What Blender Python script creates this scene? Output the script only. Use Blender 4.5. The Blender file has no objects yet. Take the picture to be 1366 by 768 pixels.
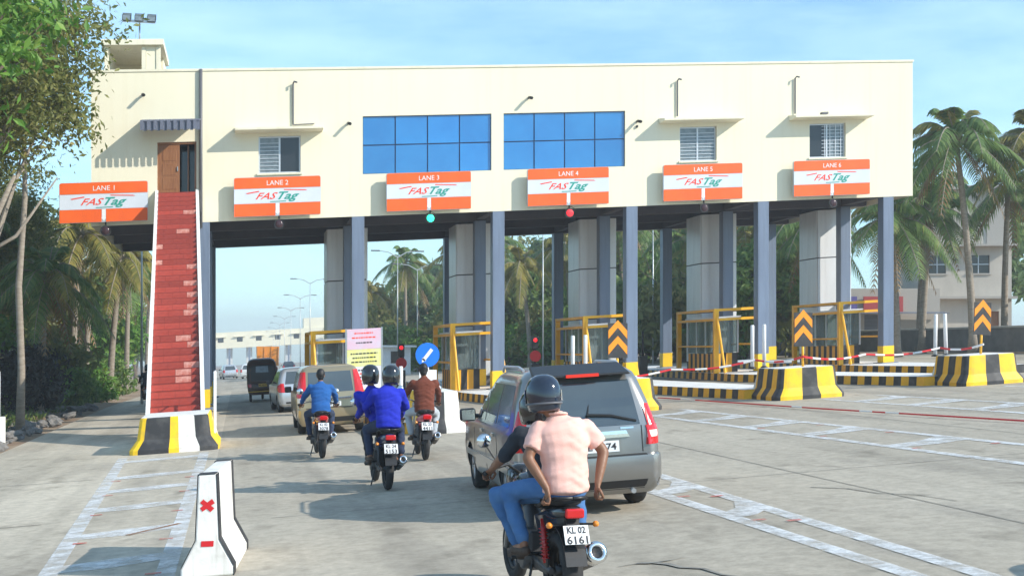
import bpy, bmesh, math, random
from mathutils import Vector, Matrix, noise
R = math.radians
rnd = random.Random(7)
sc = bpy.context.scene
col = sc.collection

# ------------------------------------------------------------------ camera, sky, sun, exposure
cam = bpy.data.cameras.new('camera'); cam_o = bpy.data.objects.new('camera', cam); col.objects.link(cam_o)
cam_o.location = (0, 0, 2.2); cam_o.rotation_euler = (R(90), 0, R(-12.1))
cam.sensor_width = 36; cam.lens = 44.67; cam.shift_y = 0.060
cam.clip_start = 0.1; cam.clip_end = 6000
sc.camera = cam_o

SUN_EL = 32.0; SUN_AZ = 124.0      # azimuth clockwise from +Y (road direction): sun stands right and behind
wd = bpy.data.worlds.new('World'); sc.world = wd; wd.use_nodes = True
nt = wd.node_tree; bg = nt.nodes['Background']
sky = nt.nodes.new('ShaderNodeTexSky'); sky.sky_type = 'NISHITA'; sky.sun_disc = False
sky.sun_elevation = R(SUN_EL); sky.sun_rotation = R(SUN_AZ)
sky.air_density = 1.0; sky.dust_density = 0.3; sky.ozone_density = 2.0; sky.altitude = 20
tc = nt.nodes.new('ShaderNodeTexCoord')
mp = nt.nodes.new('ShaderNodeMapping'); mp.inputs['Scale'].default_value = (1.2, 2.4, 6.0)
nz = nt.nodes.new('ShaderNodeTexNoise'); nz.inputs['Scale'].default_value = 2.6; nz.inputs['Detail'].default_value = 7; nz.inputs['Roughness'].default_value = .62
rp = nt.nodes.new('ShaderNodeValToRGB'); rp.color_ramp.elements[0].position = .30; rp.color_ramp.elements[1].position = .85
rp.color_ramp.elements[1].color = (.60, .60, .60, 1)
mx = nt.nodes.new('ShaderNodeMix'); mx.data_type = 'RGBA'
mx.inputs['B'].default_value = (5.2, 7.0, 8.0, 1)
nt.links.new(tc.outputs['Generated'], mp.inputs['Vector']); nt.links.new(mp.outputs[0], nz.inputs['Vector'])
nt.links.new(nz.outputs['Fac'], rp.inputs[0]); nt.links.new(rp.outputs[0], mx.inputs['Factor'])
tint = nt.nodes.new('ShaderNodeMix'); tint.data_type = 'RGBA'; tint.blend_type = 'MULTIPLY'; tint.inputs['Factor'].default_value = 1; tint.inputs['B'].default_value = (.70, .98, 1.08, 1)
nt.links.new(sky.outputs[0], tint.inputs['A']); nt.links.new(tint.outputs['Result'], mx.inputs['A']); nt.links.new(mx.outputs['Result'], bg.inputs['Color'])
bg.inputs['Strength'].default_value = 0.14

sl = bpy.data.lights.new('sun', 'SUN'); sl.energy = 3.85; sl.angle = R(0.5); sl.color = (1, .935, .83)
so = bpy.data.objects.new('sun', sl); col.objects.link(so)
sd = Vector((math.sin(R(SUN_AZ)) * math.cos(R(SUN_EL)), math.cos(R(SUN_AZ)) * math.cos(R(SUN_EL)), math.sin(R(SUN_EL))))
so.rotation_euler = sd.to_track_quat('Z', 'Y').to_euler(); so.location = sd * 60

vs = sc.view_settings
sc.display_settings.display_device = 'sRGB'
vs.view_transform = 'Standard'; vs.look = 'None'; vs.gamma = 1; vs.use_curve_mapping = False
vs.exposure = 0.64
sc.cycles.max_bounces = 6; sc.cycles.transparent_max_bounces = 12
sc.cycles.use_denoising = True

# ------------------------------------------------------------------ the lie of the land
K = 0.0592                                   # the plaza falls to the left by 6 per cent
def gz(x, y):
    return K * max(-14.0, min(46.0, x)) - 0.011 * max(0.0, y - 58.0)

# ------------------------------------------------------------------ materials
def N(t, ty, **kw):
    n = t.nodes.new(ty)
    for k, v in kw.items():
        if k in n.inputs: n.inputs[k].default_value = v
        else: setattr(n, k, v)
    return n
def c4(c): return (c[0], c[1], c[2], 1)
MATS = {}
def mat(name, a, b=None, scale=3.0, rough=.6, metal=0., bump=0., bscale=40., stretch=(1,1,1), spec=.5, coat=0., lo=.35, hi=.65, detail=6, coord='Object', sub=0.):
    if name in MATS: return MATS[name]
    m = bpy.data.materials.new(name); m.use_nodes = True; t = m.node_tree
    p = t.nodes['Principled BSDF']
    p.inputs['Roughness'].default_value = rough; p.inputs['Metallic'].default_value = metal
    p.inputs['Specular IOR Level'].default_value = spec; p.inputs['Coat Weight'].default_value = coat
    p.inputs['Coat Roughness'].default_value = .08
    p.inputs['Base Color'].default_value = c4(a)
    if b or bump:
        tc = N(t, 'ShaderNodeTexCoord'); mp = N(t, 'ShaderNodeMapping'); mp.inputs['Scale'].default_value = stretch
        t.links.new(tc.outputs[coord], mp.inputs[0])
    if b:
        n = N(t, 'ShaderNodeTexNoise', Scale=scale, Detail=detail, Roughness=.6); t.links.new(mp.outputs[0], n.inputs['Vector'])
        r = N(t, 'ShaderNodeValToRGB'); r.color_ramp.elements[0].position = lo; r.color_ramp.elements[1].position = hi
        r.color_ramp.elements[0].color = c4(a); r.color_ramp.elements[1].color = c4(b)
        t.links.new(n.outputs['Fac'], r.inputs[0]); t.links.new(r.outputs[0], p.inputs['Base Color'])
    if bump:
        n2 = N(t, 'ShaderNodeTexNoise', Scale=bscale, Detail=4); t.links.new(mp.outputs[0], n2.inputs['Vector'])
        bp = N(t, 'ShaderNodeBump', Strength=bump, Distance=.02); t.links.new(n2.outputs['Fac'], bp.inputs['Height'])
        t.links.new(bp.outputs[0], p.inputs['Normal'])
    MATS[name] = m
    return m
def emit(name, c, s):
    m = mat(name, c); p = m.node_tree.nodes['Principled BSDF']
    p.inputs['Emission Color'].default_value = c4(c); p.inputs['Emission Strength'].default_value = s
    return m
def leafmat(name, a, b, c=None, trans=.35, rough=.5):
    m = bpy.data.materials.new(name); m.use_nodes = True; t = m.node_tree
    p = t.nodes['Principled BSDF']; out = t.nodes['Material Output']
    g = N(t, 'ShaderNodeNewGeometry'); r = N(t, 'ShaderNodeValToRGB')
    r.color_ramp.elements[0].color = c4(a); r.color_ramp.elements[1].color = c4(b)
    if c:
        e = r.color_ramp.elements.new(.9); e.color = c4(b); r.color_ramp.elements[-1].color = c4(c)
    oi = N(t, 'ShaderNodeObjectInfo'); ad = N(t, 'ShaderNodeMath', operation='ADD'); fr = N(t, 'ShaderNodeMath', operation='FRACT')
    t.links.new(g.outputs['Random Per Island'], ad.inputs[0]); t.links.new(oi.outputs['Random'], ad.inputs[1])
    t.links.new(ad.outputs[0], fr.inputs[0]); t.links.new(fr.outputs[0], r.inputs[0])
    p.inputs['Roughness'].default_value = rough; p.inputs['Specular IOR Level'].default_value = .35
    t.links.new(r.outputs[0], p.inputs['Base Color'])
    tr = N(t, 'ShaderNodeBsdfTranslucent'); t.links.new(r.outputs[0], tr.inputs[0])
    ms = N(t, 'ShaderNodeMixShader'); ms.inputs[0].default_value = trans
    t.links.new(p.outputs[0], ms.inputs[1]); t.links.new(tr.outputs[0], ms.inputs[2]); t.links.new(ms.outputs[0], out.inputs['Surface'])
    MATS[name] = m
    return m

# ------------------------------------------------------------------ mesh builder
class MB:
    def __init__(s): s.v = []; s.f = []; s.m = []; s.sm = []
    def add(s, vs, fs, mi=0, sm=False):
        o = len(s.v); s.v += [tuple(q) for q in vs]
        for f in fs: s.f.append(tuple(i + o for i in f)); s.m.append(mi); s.sm.append(sm)
        return s
    def box(s, x0, x1, y0, y1, z0, z1, mi=0):
        return s.add([(x0,y0,z0),(x1,y0,z0),(x1,y1,z0),(x0,y1,z0),(x0,y0,z1),(x1,y0,z1),(x1,y1,z1),(x0,y1,z1)],
              [(0,3,2,1),(4,5,6,7),(0,1,5,4),(1,2,6,5),(2,3,7,6),(3,0,4,7)], mi)
    def quad(s, a, b, c, d, mi=0): return s.add([a, b, c, d], [(0,1,2,3)], mi)
    def cyl(s, p0, p1, r0, r1=None, n=10, mi=0, cap=True):
        return s.tube([p0, p1], [r0, r0 if r1 is None else r1], n, mi, cap)
    def tube(s, path, r, n=8, mi=0, cap=True, closed=False, flat=None):
        P = [Vector(p) for p in path]; L = len(P)
        if not isinstance(r, (list, tuple)): r = [r] * L
        vs = []; up = None
        for i in range(L):
            if closed: t = P[(i + 1) % L] - P[i - 1]
            else: t = P[min(i + 1, L - 1)] - P[max(i - 1, 0)]
            t.normalize()
            if up is None:
                up = Vector((0,0,1)) if abs(t.z) < .9 else Vector((0,1,0))
            a = t.cross(up)
            if a.length < 1e-5: a = t.cross(Vector((1,0,0)))
            a.normalize(); b = a.cross(t); b.normalize(); up = b
            for k in range(n):
                q = 2 * math.pi * k / n + math.pi / n
                vs.append(P[i] + a * (r[i] * math.cos(q)) + b * (r[i] * math.sin(q) * (flat or 1)))
        fs = []
        for i in range(L if closed else L - 1):
            j = (i + 1) % L
            for k in range(n):
                k2 = (k + 1) % n
                fs.append((i*n + k, i*n + k2, j*n + k2, j*n + k))
        s.add(vs, fs, mi, n > 6)
        if cap and not closed:
            o = len(s.v) - len(vs)
            s.f.append(tuple(o + k for k in reversed(range(n)))); s.m.append(mi); s.sm.append(False)
            s.f.append(tuple(o + (L-1)*n + k for k in range(n))); s.m.append(mi); s.sm.append(False)
        return s
    def prism(s, poly, axis, a0, a1, mi=0):
        """poly: 2-D outline; axis 0/1/2 = extrusion axis; the other two axes in order"""
        n = len(poly)
        def pt(p, a):
            return {0: (a, p[0], p[1]), 1: (p[0], a, p[1]), 2: (p[0], p[1], a)}[axis]
        vs = [pt(p, a0) for p in poly] + [pt(p, a1) for p in poly]
        fs = [tuple(range(n)), tuple(reversed(range(n, 2*n)))] + [(i, i + n, (i+1) % n + n, (i+1) % n) for i in range(n)]
        return s.add(vs, fs, mi)
    def lathe(s, prof, n=20, mi=0, axis='z', c=(0,0,0), closed=False):
        vs = []
        for (r, h) in prof:
            for k in range(n):
                q = 2 * math.pi * k / n; x = r * math.cos(q); y = r * math.sin(q)
                p = {'z': (x, y, h), 'x': (h, x, y), 'y': (x, h, y)}[axis]
                vs.append((p[0] + c[0], p[1] + c[1], p[2] + c[2]))
        L = len(prof); fs = []
        for i in range(L if closed else L - 1):
            j = (i + 1) % L
            for k in range(n):
                k2 = (k + 1) % n; fs.append((i*n+k, i*n+k2, j*n+k2, j*n+k))
        if not closed:
            if prof[0][0] > 1e-4: fs.append(tuple(reversed(range(n))))
            if prof[-1][0] > 1e-4: fs.append(tuple((L-1)*n + k for k in range(n)))
        return s.add(vs, fs, mi, True)
    def mesh(s, name, mats, sh=False, recalc=True):
        me = bpy.data.meshes.new(name)
        vv = [(x, y, z + K * x) for (x, y, z) in s.v] if sh else s.v
        me.from_pydata(vv, [], s.f)
        for m in (mats if isinstance(mats, (list, tuple)) else [mats]): me.materials.append(MATS[m] if isinstance(m, str) else m)
        me.polygons.foreach_set('material_index', s.m); me.polygons.foreach_set('use_smooth', s.sm)
        if recalc:
            bm = bmesh.new(); bm.from_mesh(me); bmesh.ops.recalc_face_normals(bm, faces=bm.faces); bm.to_mesh(me); bm.free()
        me.update(); return me
    def build(s, name, mats, parent=None, sh=False, bev=0., recalc=True, seg=2, **kw):
        return link(name, s.mesh(name, mats, sh, recalc), parent, bev=bev, seg=seg, **kw)

def link(name, me, parent=None, loc=(0,0,0), rot=(0,0,0), bev=0., seg=2, kind=None, label=None):
    o = bpy.data.objects.new(name, me); col.objects.link(o); o.parent = parent
    o.location = loc; o.rotation_euler = rot
    if bev:
        b = o.modifiers.new('bevel', 'BEVEL'); b.width = bev; b.segments = seg; b.limit_method = 'ANGLE'; b.angle_limit = R(35); b.harden_normals = False
    if kind: o['kind'] = kind
    if label: o['label'] = label
    return o
def thing(name, label, cat, x, y, h=0., rz=0., group=None, tilt=False):
    o = bpy.data.objects.new(name, None); col.objects.link(o); o.empty_display_size = .2
    o.location = (x, y, gz(x, y) + h)
    o.rotation_euler = (0, -math.atan(K) if tilt else 0, rz)
    if tilt:
        o.rotation_mode = 'XYZ'
        m = Matrix.Rotation(-math.atan(K), 4, 'Y') @ Matrix.Rotation(rz, 4, 'Z')
        o.rotation_euler = m.to_euler()
    tag(o, label, cat, group); return o
def tag(o, label, cat, group=None):
    o['label'] = label; o['category'] = cat
    if group: o['group'] = group
    return o
def struct(o): o['kind'] = 'structure'; return o
def copy_tree(o, parent=None):
    c = o.copy(); col.objects.link(c); c.parent = parent
    for ch in list(o.children): copy_tree(ch, c)
    return c
def text(mb, s, size, place, mi=0, shear=0., bold=.0, width=None, depth=.004):
    """solid lettering; place maps (x,z) of the centred line and a depth onto a 3-D point"""
    cu = bpy.data.curves.new('t', 'FONT'); cu.body = s; cu.size = size; cu.align_x = 'CENTER'; cu.align_y = 'CENTER'
    cu.shear = shear; cu.offset = bold; cu.extrude = 0; cu.resolution_u = 2
    o = bpy.data.objects.new('t', cu); col.objects.link(o)
    me = bpy.data.meshes.new_from_object(o.evaluated_get(bpy.context.evaluated_depsgraph_get()))
    xs = [v.co.x for v in me.vertices]; sx = 1
    if width and xs: sx = width / (max(xs) - min(xs))
    cx = (max(xs) + min(xs)) / 2; ys = [v.co.y for v in me.vertices]; cy = (max(ys) + min(ys)) / 2
    mb.add([place((v.co.x - cx) * sx, v.co.y - cy) for v in me.vertices], [tuple(p.vertices) for p in me.polygons], mi)
    bpy.data.objects.remove(o); bpy.data.curves.remove(cu); bpy.data.meshes.remove(me)

# palette
def add_streaks(name, k=.9, sx=5., sz=.12, lo=.52, hi=.80):
    m = MATS[name]; t = m.node_tree; p = t.nodes['Principled BSDF']; src = p.inputs['Base Color'].links[0].from_socket
    tc = N(t, 'ShaderNodeTexCoord'); mp = N(t, 'ShaderNodeMapping'); mp.inputs['Scale'].default_value = (sx, sx, sz); t.links.new(tc.outputs['Object'], mp.inputs[0])
    n = N(t, 'ShaderNodeTexNoise', Scale=1., Detail=5, Roughness=.65); t.links.new(mp.outputs[0], n.inputs['Vector'])
    r = N(t, 'ShaderNodeValToRGB'); r.color_ramp.elements[0].position = lo; r.color_ramp.elements[1].position = hi; r.color_ramp.elements[1].color = (k, k*.985, k*.95, 1); r.color_ramp.elements[0].color = (1,1,1,1)
    t.links.new(n.outputs['Fac'], r.inputs[0]); x = N(t, 'ShaderNodeMix', data_type='RGBA', blend_type='MULTIPLY'); x.inputs['Factor'].default_value = 1
    t.links.new(src, x.inputs['A']); t.links.new(r.outputs[0], x.inputs['B']); t.links.new(x.outputs['Result'], p.inputs['Base Color'])
def vary(name, amt=.3):
    m = MATS[name]; t = m.node_tree; p = t.nodes['Principled BSDF']; src = p.inputs['Base Color'].links[0].from_socket
    oi = N(t, 'ShaderNodeObjectInfo'); r = N(t, 'ShaderNodeMapRange'); r.inputs['To Min'].default_value = 1 - amt; r.inputs['To Max'].default_value = 1 + amt
    t.links.new(oi.outputs['Random'], r.inputs['Value']); x = N(t, 'ShaderNodeMix', data_type='RGBA', blend_type='MULTIPLY'); x.inputs['Factor'].default_value = 1
    t.links.new(src, x.inputs['A']); t.links.new(r.outputs[0], x.inputs['B']); t.links.new(x.outputs['Result'], p.inputs['Base Color'])
mat('cream', (.80,.745,.575), (.75,.685,.51), scale=.35, rough=.75, bump=.05, bscale=9, stretch=(1,1,.35), lo=.3, hi=.85)
mat('cream_trim', (.79,.74,.58), (.72,.67,.51), scale=1.2, rough=.75)
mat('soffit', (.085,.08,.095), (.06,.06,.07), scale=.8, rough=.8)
mat('steel_blue', (.165,.21,.295), (.135,.172,.245), scale=1.5, rough=.42, stretch=(2,2,.3), bump=.02, bscale=5)
mat('clad', (.72,.73,.74), (.64,.65,.66), scale=1.1, rough=.35, metal=.1, stretch=(3,3,.4))
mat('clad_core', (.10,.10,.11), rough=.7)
mat('yellow', (.92,.47,.012), (.80,.38,.02), scale=2.5, rough=.5, bump=.03)
mat('yellow_lemon', (.90,.57,.012), (.62,.38,.06), scale=2.6, rough=.55, lo=.48, hi=.78, bump=.05, bscale=30)
mat('black', (.028,.028,.030), (.10,.095,.09), scale=2.6, rough=.6, lo=.48, hi=.8, bump=.05, bscale=30)
mat('white', (.78,.77,.74), (.62,.60,.56), scale=2.2, rough=.6, lo=.45, hi=.8, bump=.04)
mat('barrier_white', (.80,.78,.74), (.50,.47,.41), scale=3.2, rough=.7, lo=.46, hi=.78, bump=.12, bscale=24, detail=9)
mat('white_clean', (.8,.8,.8), (.72,.72,.72), scale=3, rough=.5)
mat('orange', (.88,.13,.012), (.80,.11,.012), scale=1.5, rough=.45)
mat('sign_white', (.66,.70,.76), (.60,.64,.70), scale=1.2, rough=.4)
mat('sign_red', (.80,.06,.025), rough=.5); mat('sign_green', (.02,.30,.24), rough=.5)
mat('glazing', (.014,.15,.42), (.03,.235,.55), scale=.45, rough=.05, spec=.8, coat=.5, lo=.3, hi=.75)
mat('mullion', (.03,.07,.16), rough=.4)
mat('window_dark', (.02,.022,.026), rough=.1, spec=.6)
mat('window_grey', (.20,.24,.26), (.12,.15,.17), scale=6, rough=.12, spec=.7)
mat('aluminium', (.55,.57,.60), rough=.4, metal=.5)
mat('wood', (.20,.075,.025), (.30,.13,.05), scale=6, rough=.45, stretch=(6,6,.5), bump=.06)
mat('awning', (.10,.115,.16), (.16,.175,.23), scale=8, rough=.6, stretch=(6,1,1))
mat('pipe_grey', (.12,.12,.13), rough=.5)
mat('riser', (.42,.060,.038), (.30,.038,.026), scale=7, rough=.45, lo=.35, hi=.7, coord='Generated')
mat('tile_pale', (.66,.36,.30), (.5,.14,.10), scale=9, rough=.45)
mat('tread', (.30,.035,.02), (.22,.03,.02), scale=6, rough=.5)
mat('concrete', (.42,.40,.36), (.30,.285,.26), scale=2.2, rough=.85, bump=.08)
mat('concrete_dark', (.17,.165,.155), (.12,.115,.11), scale=2, rough=.85)
mat('red', (.62,.012,.018), rough=.45)
mat('blue_sign', (.005,.16,.72), rough=.4)
mat('steel', (.5,.5,.5), rough=.35, metal=.9); mat('chrome', (.75,.75,.75), rough=.12, metal=1.)
mat('rubber', (.018,.018,.019), (.03,.03,.03), scale=14, rough=.85, bump=.1, bscale=80)
mat('plastic_black', (.015,.015,.016), rough=.42)
mat('tail_red', (.55,.008,.01), rough=.12, coat=.6); mat('lamp_clear', (.75,.70,.66), rough=.08, coat=.5); mat('lamp_amber', (.8,.25,.02), rough=.12, coat=.5)
mat('car_glass', (.055,.07,.075), (.04,.05,.055), scale=.9, rough=.03, spec=1., coat=1.)
mat('bark', (.16,.125,.095), (.09,.068,.05), scale=5, rough=.9, bump=.3, bscale=16, stretch=(2,2,.6))
mat('bark_pale', (.30,.26,.21), (.20,.165,.13), scale=5, rough=.9, bump=.2, bscale=18, stretch=(1,1,3))
mat('rock', (.20,.19,.18), (.12,.115,.11), scale=3, rough=.9, bump=.3, bscale=7)
mat('plate_white', (.74,.75,.76), rough=.4)
mat('ink', (.02,.02,.025), rough=.6)
add_streaks('cream', .945); add_streaks('cream_trim', .84, 7.); add_streaks('steel_blue', .78, 9., .3); add_streaks('clad', .88, 6., .15); add_streaks('barrier_white', .72, 9., .5, .5, .75)
vary('glazing', .16); vary('clad', .05); vary('riser', .22)
def glass(name, tint, clear):
    m = mat(name, tint, rough=.04, spec=.9); t = m.node_tree; p = t.nodes['Principled BSDF']; out = t.nodes['Material Output']
    tr = N(t, 'ShaderNodeBsdfTransparent'); tr.inputs[0].default_value = (.86,.92,.92,1); ms = N(t, 'ShaderNodeMixShader'); ms.inputs[0].default_value = clear
    t.links.new(p.outputs[0], ms.inputs[1]); t.links.new(tr.outputs[0], ms.inputs[2]); t.links.new(ms.outputs[0], out.inputs['Surface'])
glass('booth_glass', (.22,.27,.28), .68)
leafmat('leaf_bright', (.07,.18,.025), (.17,.32,.05), (.28,.38,.07))
leafmat('leaf_olive', (.12,.15,.04), (.24,.245,.07), (.34,.29,.10), trans=.45)
leafmat('leaf_mid', (.12,.21,.055), (.23,.34,.09), (.33,.40,.12), trans=.5)
leafmat('leaf_dark', (.08,.15,.05), (.15,.24,.08), (.22,.28,.11), trans=.45)
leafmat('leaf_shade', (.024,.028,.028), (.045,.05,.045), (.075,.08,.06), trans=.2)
leafmat('frond_green', (.09,.175,.05), (.20,.29,.085), (.32,.34,.11), trans=.45)
leafmat('frond_yellow', (.16,.17,.04), (.31,.26,.06), (.40,.30,.08), trans=.35)
leafmat('frond_dry', (.20,.12,.05), (.30,.19,.08), trans=.2)
leafmat('grass', (.07,.13,.03), (.16,.22,.05), (.26,.23,.09), trans=.3)
# ------------------------------------------------------------------ ground, road, markings
def road_material(nm='road_concrete', k=1.):
    m = bpy.data.materials.new(nm); m.use_nodes = True; t = m.node_tree; p = t.nodes['Principled BSDF']
    g = N(t, 'ShaderNodeNewGeometry'); pos = g.outputs['Position']
    def noise(scale, st=(1,1,1), detail=6, rough=.6):
        mp = N(t, 'ShaderNodeMapping'); mp.inputs['Scale'].default_value = st; t.links.new(pos, mp.inputs[0])
        n = N(t, 'ShaderNodeTexNoise', Scale=scale, Detail=detail, Roughness=rough); t.links.new(mp.outputs[0], n.inputs['Vector']); return n.outputs['Fac']
    def ramp(fac, p0, c0, p1, c1):
        r = N(t, 'ShaderNodeValToRGB'); e = r.color_ramp.elements; e[0].position = p0; e[1].position = p1; e[0].color = c4(c0); e[1].color = c4(c1)
        t.links.new(fac, r.inputs[0]); return r.outputs[0]
    def mix(ty, f, a, b):
        x = N(t, 'ShaderNodeMix', data_type='RGBA', blend_type=ty)
        if isinstance(f, float): x.inputs['Factor'].default_value = f
        else: t.links.new(f, x.inputs['Factor'])
        t.links.new(a, x.inputs['A']); t.links.new(b, x.inputs['B']); return x.outputs['Result']
    base = ramp(noise(.22, (1,.55,1)), .3, (.385*k,.338*k,.268*k), .72, (.535*k,.477*k,.386*k))
    fine = ramp(noise(6.0, (1,1,1), 10, .78), .28, (.62,.62,.61), .72, (1.14,1.14,1.14))
    c = mix('MULTIPLY', 1., base, fine)
    streak = ramp(noise(.9, (1,.035,1), 4), .46, (1,1,1), .74, (.58,.58,.58))       # tyre tracks along the lanes
    c = mix('MULTIPLY', .9, c, streak)
    spots = ramp(noise(1.4, (1,.7,1), 3, .5), .60, (1,1,1), .72, (.55,.54,.52))      # oil spots
    c = mix('MULTIPLY', .65, c, spots)
    dust = ramp(noise(.35, (.9,.25,1), 5), .48, (0,0,0), .75, (1,1,1))
    tan = N(t, 'ShaderNodeRGB'); tan.outputs[0].default_value = (.52,.46,.36,1)
    c = mix('MIX', mix('MULTIPLY', 1., dust, ramp(noise(3.), .3, (.2,.2,.2), .8, (.6,.6,.6))), c, tan.outputs[0])
    patch = ramp(noise(.5, (1.6,.5,1), 2, .4), .56, (1,1,1), .60, (.86,.86,.87)); c = mix('MULTIPLY', .8, c, patch)
    t.links.new(c, p.inputs['Base Color']); p.inputs['Roughness'].default_value = .82; p.inputs['Specular IOR Level'].default_value = .3
    b = N(t, 'ShaderNodeBump', Strength=.25, Distance=.01); t.links.new(noise(30., (1,1,1), 5, .7), b.inputs['Height']); t.links.new(b.outputs[0], p.inputs['Normal'])
    MATS[nm] = m
road_material(); road_material('lane_concrete', 1.28)
mat('earth', (.22,.14,.085), (.32,.24,.165), scale=.5, rough=.95, bump=.3, bscale=6, coord='Object')
mat('joint', (.15,.14,.125), (.27,.255,.22), scale=3, rough=.9)
def worn(name, a):
    m = mat(name, a, rough=.6); t = m.node_tree; p = t.nodes['Principled BSDF']; out = t.nodes['Material Output']
    g = N(t, 'ShaderNodeNewGeometry'); n = N(t, 'ShaderNodeTexNoise', Scale=3.2, Detail=8, Roughness=.72); t.links.new(g.outputs['Position'], n.inputs['Vector'])
    r = N(t, 'ShaderNodeValToRGB'); r.color_ramp.elements[0].position = .40; r.color_ramp.elements[1].position = .62
    r.color_ramp.elements[0].color = (.75,.75,.75,1); r.color_ramp.elements[1].color = (.08,.08,.08,1)
    t.links.new(n.outputs['Fac'], r.inputs[0])
    tr = N(t, 'ShaderNodeBsdfTransparent'); ms = N(t, 'ShaderNodeMixShader')
    t.links.new(r.outputs[0], ms.inputs[0]); t.links.new(p.outputs[0], ms.inputs[1]); t.links.new(tr.outputs[0], ms.inputs[2]); t.links.new(ms.outputs[0], out.inputs['Surface'])
worn('paint_white', (.72,.73,.73)); worn('stud_red', (.62,.10,.07)); worn('rust', (.30,.13,.05))

def sheet(name, xs, ys, m, dz, extra=None):
    mb = MB(); vs = []; fs = []
    for y in ys:
        for x in xs: vs.append((x, y, gz(x, y) + dz + (extra(x, y) if extra else 0)))
    n = len(xs)
    for j in range(len(ys) - 1):
        for i in range(n - 1): fs.append((j*n+i, j*n+i+1, (j+1)*n+i+1, (j+1)*n+i))
    mb.add(vs, fs); return mb.build(name, m, recalc=False)
def lin(a, b, n): return [a + (b - a) * i / (n - 1) for i in range(n)]
struct(sheet('ground', [-1200,-400,-100,-40,-14,-8,0,20,46,70,120,400,1200], [-250,-60,0,30,58,90,140,220,400,700,1600], 'earth', -.05))
struct(sheet('road', [-5.7,-3,0,10,20,30,34], [-14,0,30,58,90,140,220,330,450,700], 'road_concrete', 0))
struct(sheet('side_lane', [-5.7,-4,-2,-.45], [-14,0,30,58,75], 'lane_concrete', .0035))
struct(sheet('verge', [-13,-10,-7.5,-6.2,-5.75], lin(-10,200,60), 'earth', -.02, lambda x, y: (.18 * noise.noise(Vector((x*.9, y*.5, 0))) + .12) * (1 if x < -6.3 else 0)))

mk = thing('road_marking', 'white edge lines and rumble bars painted on the concrete lanes', 'marking', 0, 0)
mk['kind'] = 'structure'; del mk['category']
def mark(name, pts, m='paint_white', dz=.0085):
    mb = MB(); mb.add([(x, y, gz(x, y) + dz) for x, y in pts], [tuple(range(len(pts)))]); return mb.build(name, m, mk)
def stripe(x0, y0, x1, y1, w, m='paint_white', name='line', dz=.0085, segs=1):
    d = Vector((x1-x0, y1-y0)).normalized(); n = Vector((d.y, -d.x)) * w / 2
    mb = MB()
    for i in range(segs):
        a = i / segs; b = (i + 1) / segs
        p = [(x0+(x1-x0)*a, y0+(y1-y0)*a), (x0+(x1-x0)*b, y0+(y1-y0)*b)]
        q = [(p[0][0]-n.x, p[0][1]-n.y), (p[0][0]+n.x, p[0][1]+n.y), (p[1][0]+n.x, p[1][1]+n.y), (p[1][0]-n.x, p[1][1]-n.y)]
        mb.add([(x, y, gz(x, y) + dz) for x, y in q], [(0,1,2,3)])
    return mb.build(name, m, mk)
# chevron tails in front of every island: two edge lines with bars between
for (xa, xb, ya, xc, xd, yb, bars) in [
    (-2.45, -.75, 28.5, -1.75, -.72, 9.0, [27.4,23.9,21.6,19.1,16.4,14.0]),
    (5.15, 6.05, 27.5, 5.5, 5.95, 7.5, [25.0,22.0,19.0,15.9,13.6]),
    (9.75, 11.1, 31.0, 10.7, 12.3, 13.0, [29.5,27.0,24.5,22.0,19.0]),
    (15.0, 16.6, 31.0, 15.9, 17.6, 15.0, [29.3,27.0,24.6,22.0]),
    (20.3, 22.0, 31.0, 21.4, 23.2, 18.0, [29.3,27.0,24.6])]:
    stripe(xa, ya, xc, yb, .2); stripe(xb, ya, xd, yb, .2)
    for y in bars:
        f = (ya - y) / (ya - yb); l = xa + (xc - xa) * f + .1; r = xb + (xd - xb) * f - .1
        mark('bar', [(l, y - .25), ((l+r)/2, y - .2), (r, y + .05), (r, y + (.55 if xa < 0 else .95)), ((l+r)/2, y + .42), (l, y + .22)], dz=.010)
        if y < 25.5:
            mark('stud', [(l-.02, y-.62), (l+.14, y-.62), (l+.14, y-.53), (l-.02, y-.53)], 'stud_red', .014)
            mark('stud', [(r-.10, y-.85), (r+.06, y-.85), (r+.06, y-.76), (r-.10, y-.76)], 'stud_red', .014)
stripe(-1.35, 16.2, -.75, 16.9, .09, 'rust', 'rust_streak', .012)
for y in (12.4, 18.0, 24.0, 38.0, 52.0): stripe(-5.6, y, -2.6, y, .03, 'joint', 'slab_joint', .0065)
for y in (16.7, 28, 41): stripe(.4, y, 33, y + .15, .02, 'joint', 'slab_joint', .0065)
for x in (7.7, 13.0, 18.6, 24): stripe(x, 4, x + .05, 120, .02, 'joint', 'slab_joint', .0068, 3)
# dark smear with a crack running away from it
def crack(pts, w0):
    mb = MB()
    for i, (a, b) in enumerate(zip(pts, pts[1:])):
        wa = w0*(1 - i/len(pts)) + .006; wb = w0*(1 - (i+1)/len(pts)) + .006
        mb.add([(a[0]-wa,a[1]-wa,gz(*a)+.0085),(a[0]+wa,a[1]+wa*.4,gz(*a)+.0085),(b[0]+wb,b[1]+wb*.4,gz(*b)+.0085),(b[0]-wb,b[1]-wb,gz(*b)+.0085)], [(0,1,2,3)])
    mb.build('crack', 'joint', mk)
crack([(3.75,11.25),(3.62,11.3),(3.4,11.22)], .05); crack([(3.75,11.25),(3.95,11.3),(4.1,11.36)], .05); crack([(3.75,11.25),(3.85,11.1),(3.9,10.9),(4.05,10.75),(4.1,10.4),(4.3,10.1),(4.35,9.6)], .03)
crack([(7.2,15.2),(7.5,14.8),(7.6,14.2),(7.9,13.8),(8.0,13.1)], .012)

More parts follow.
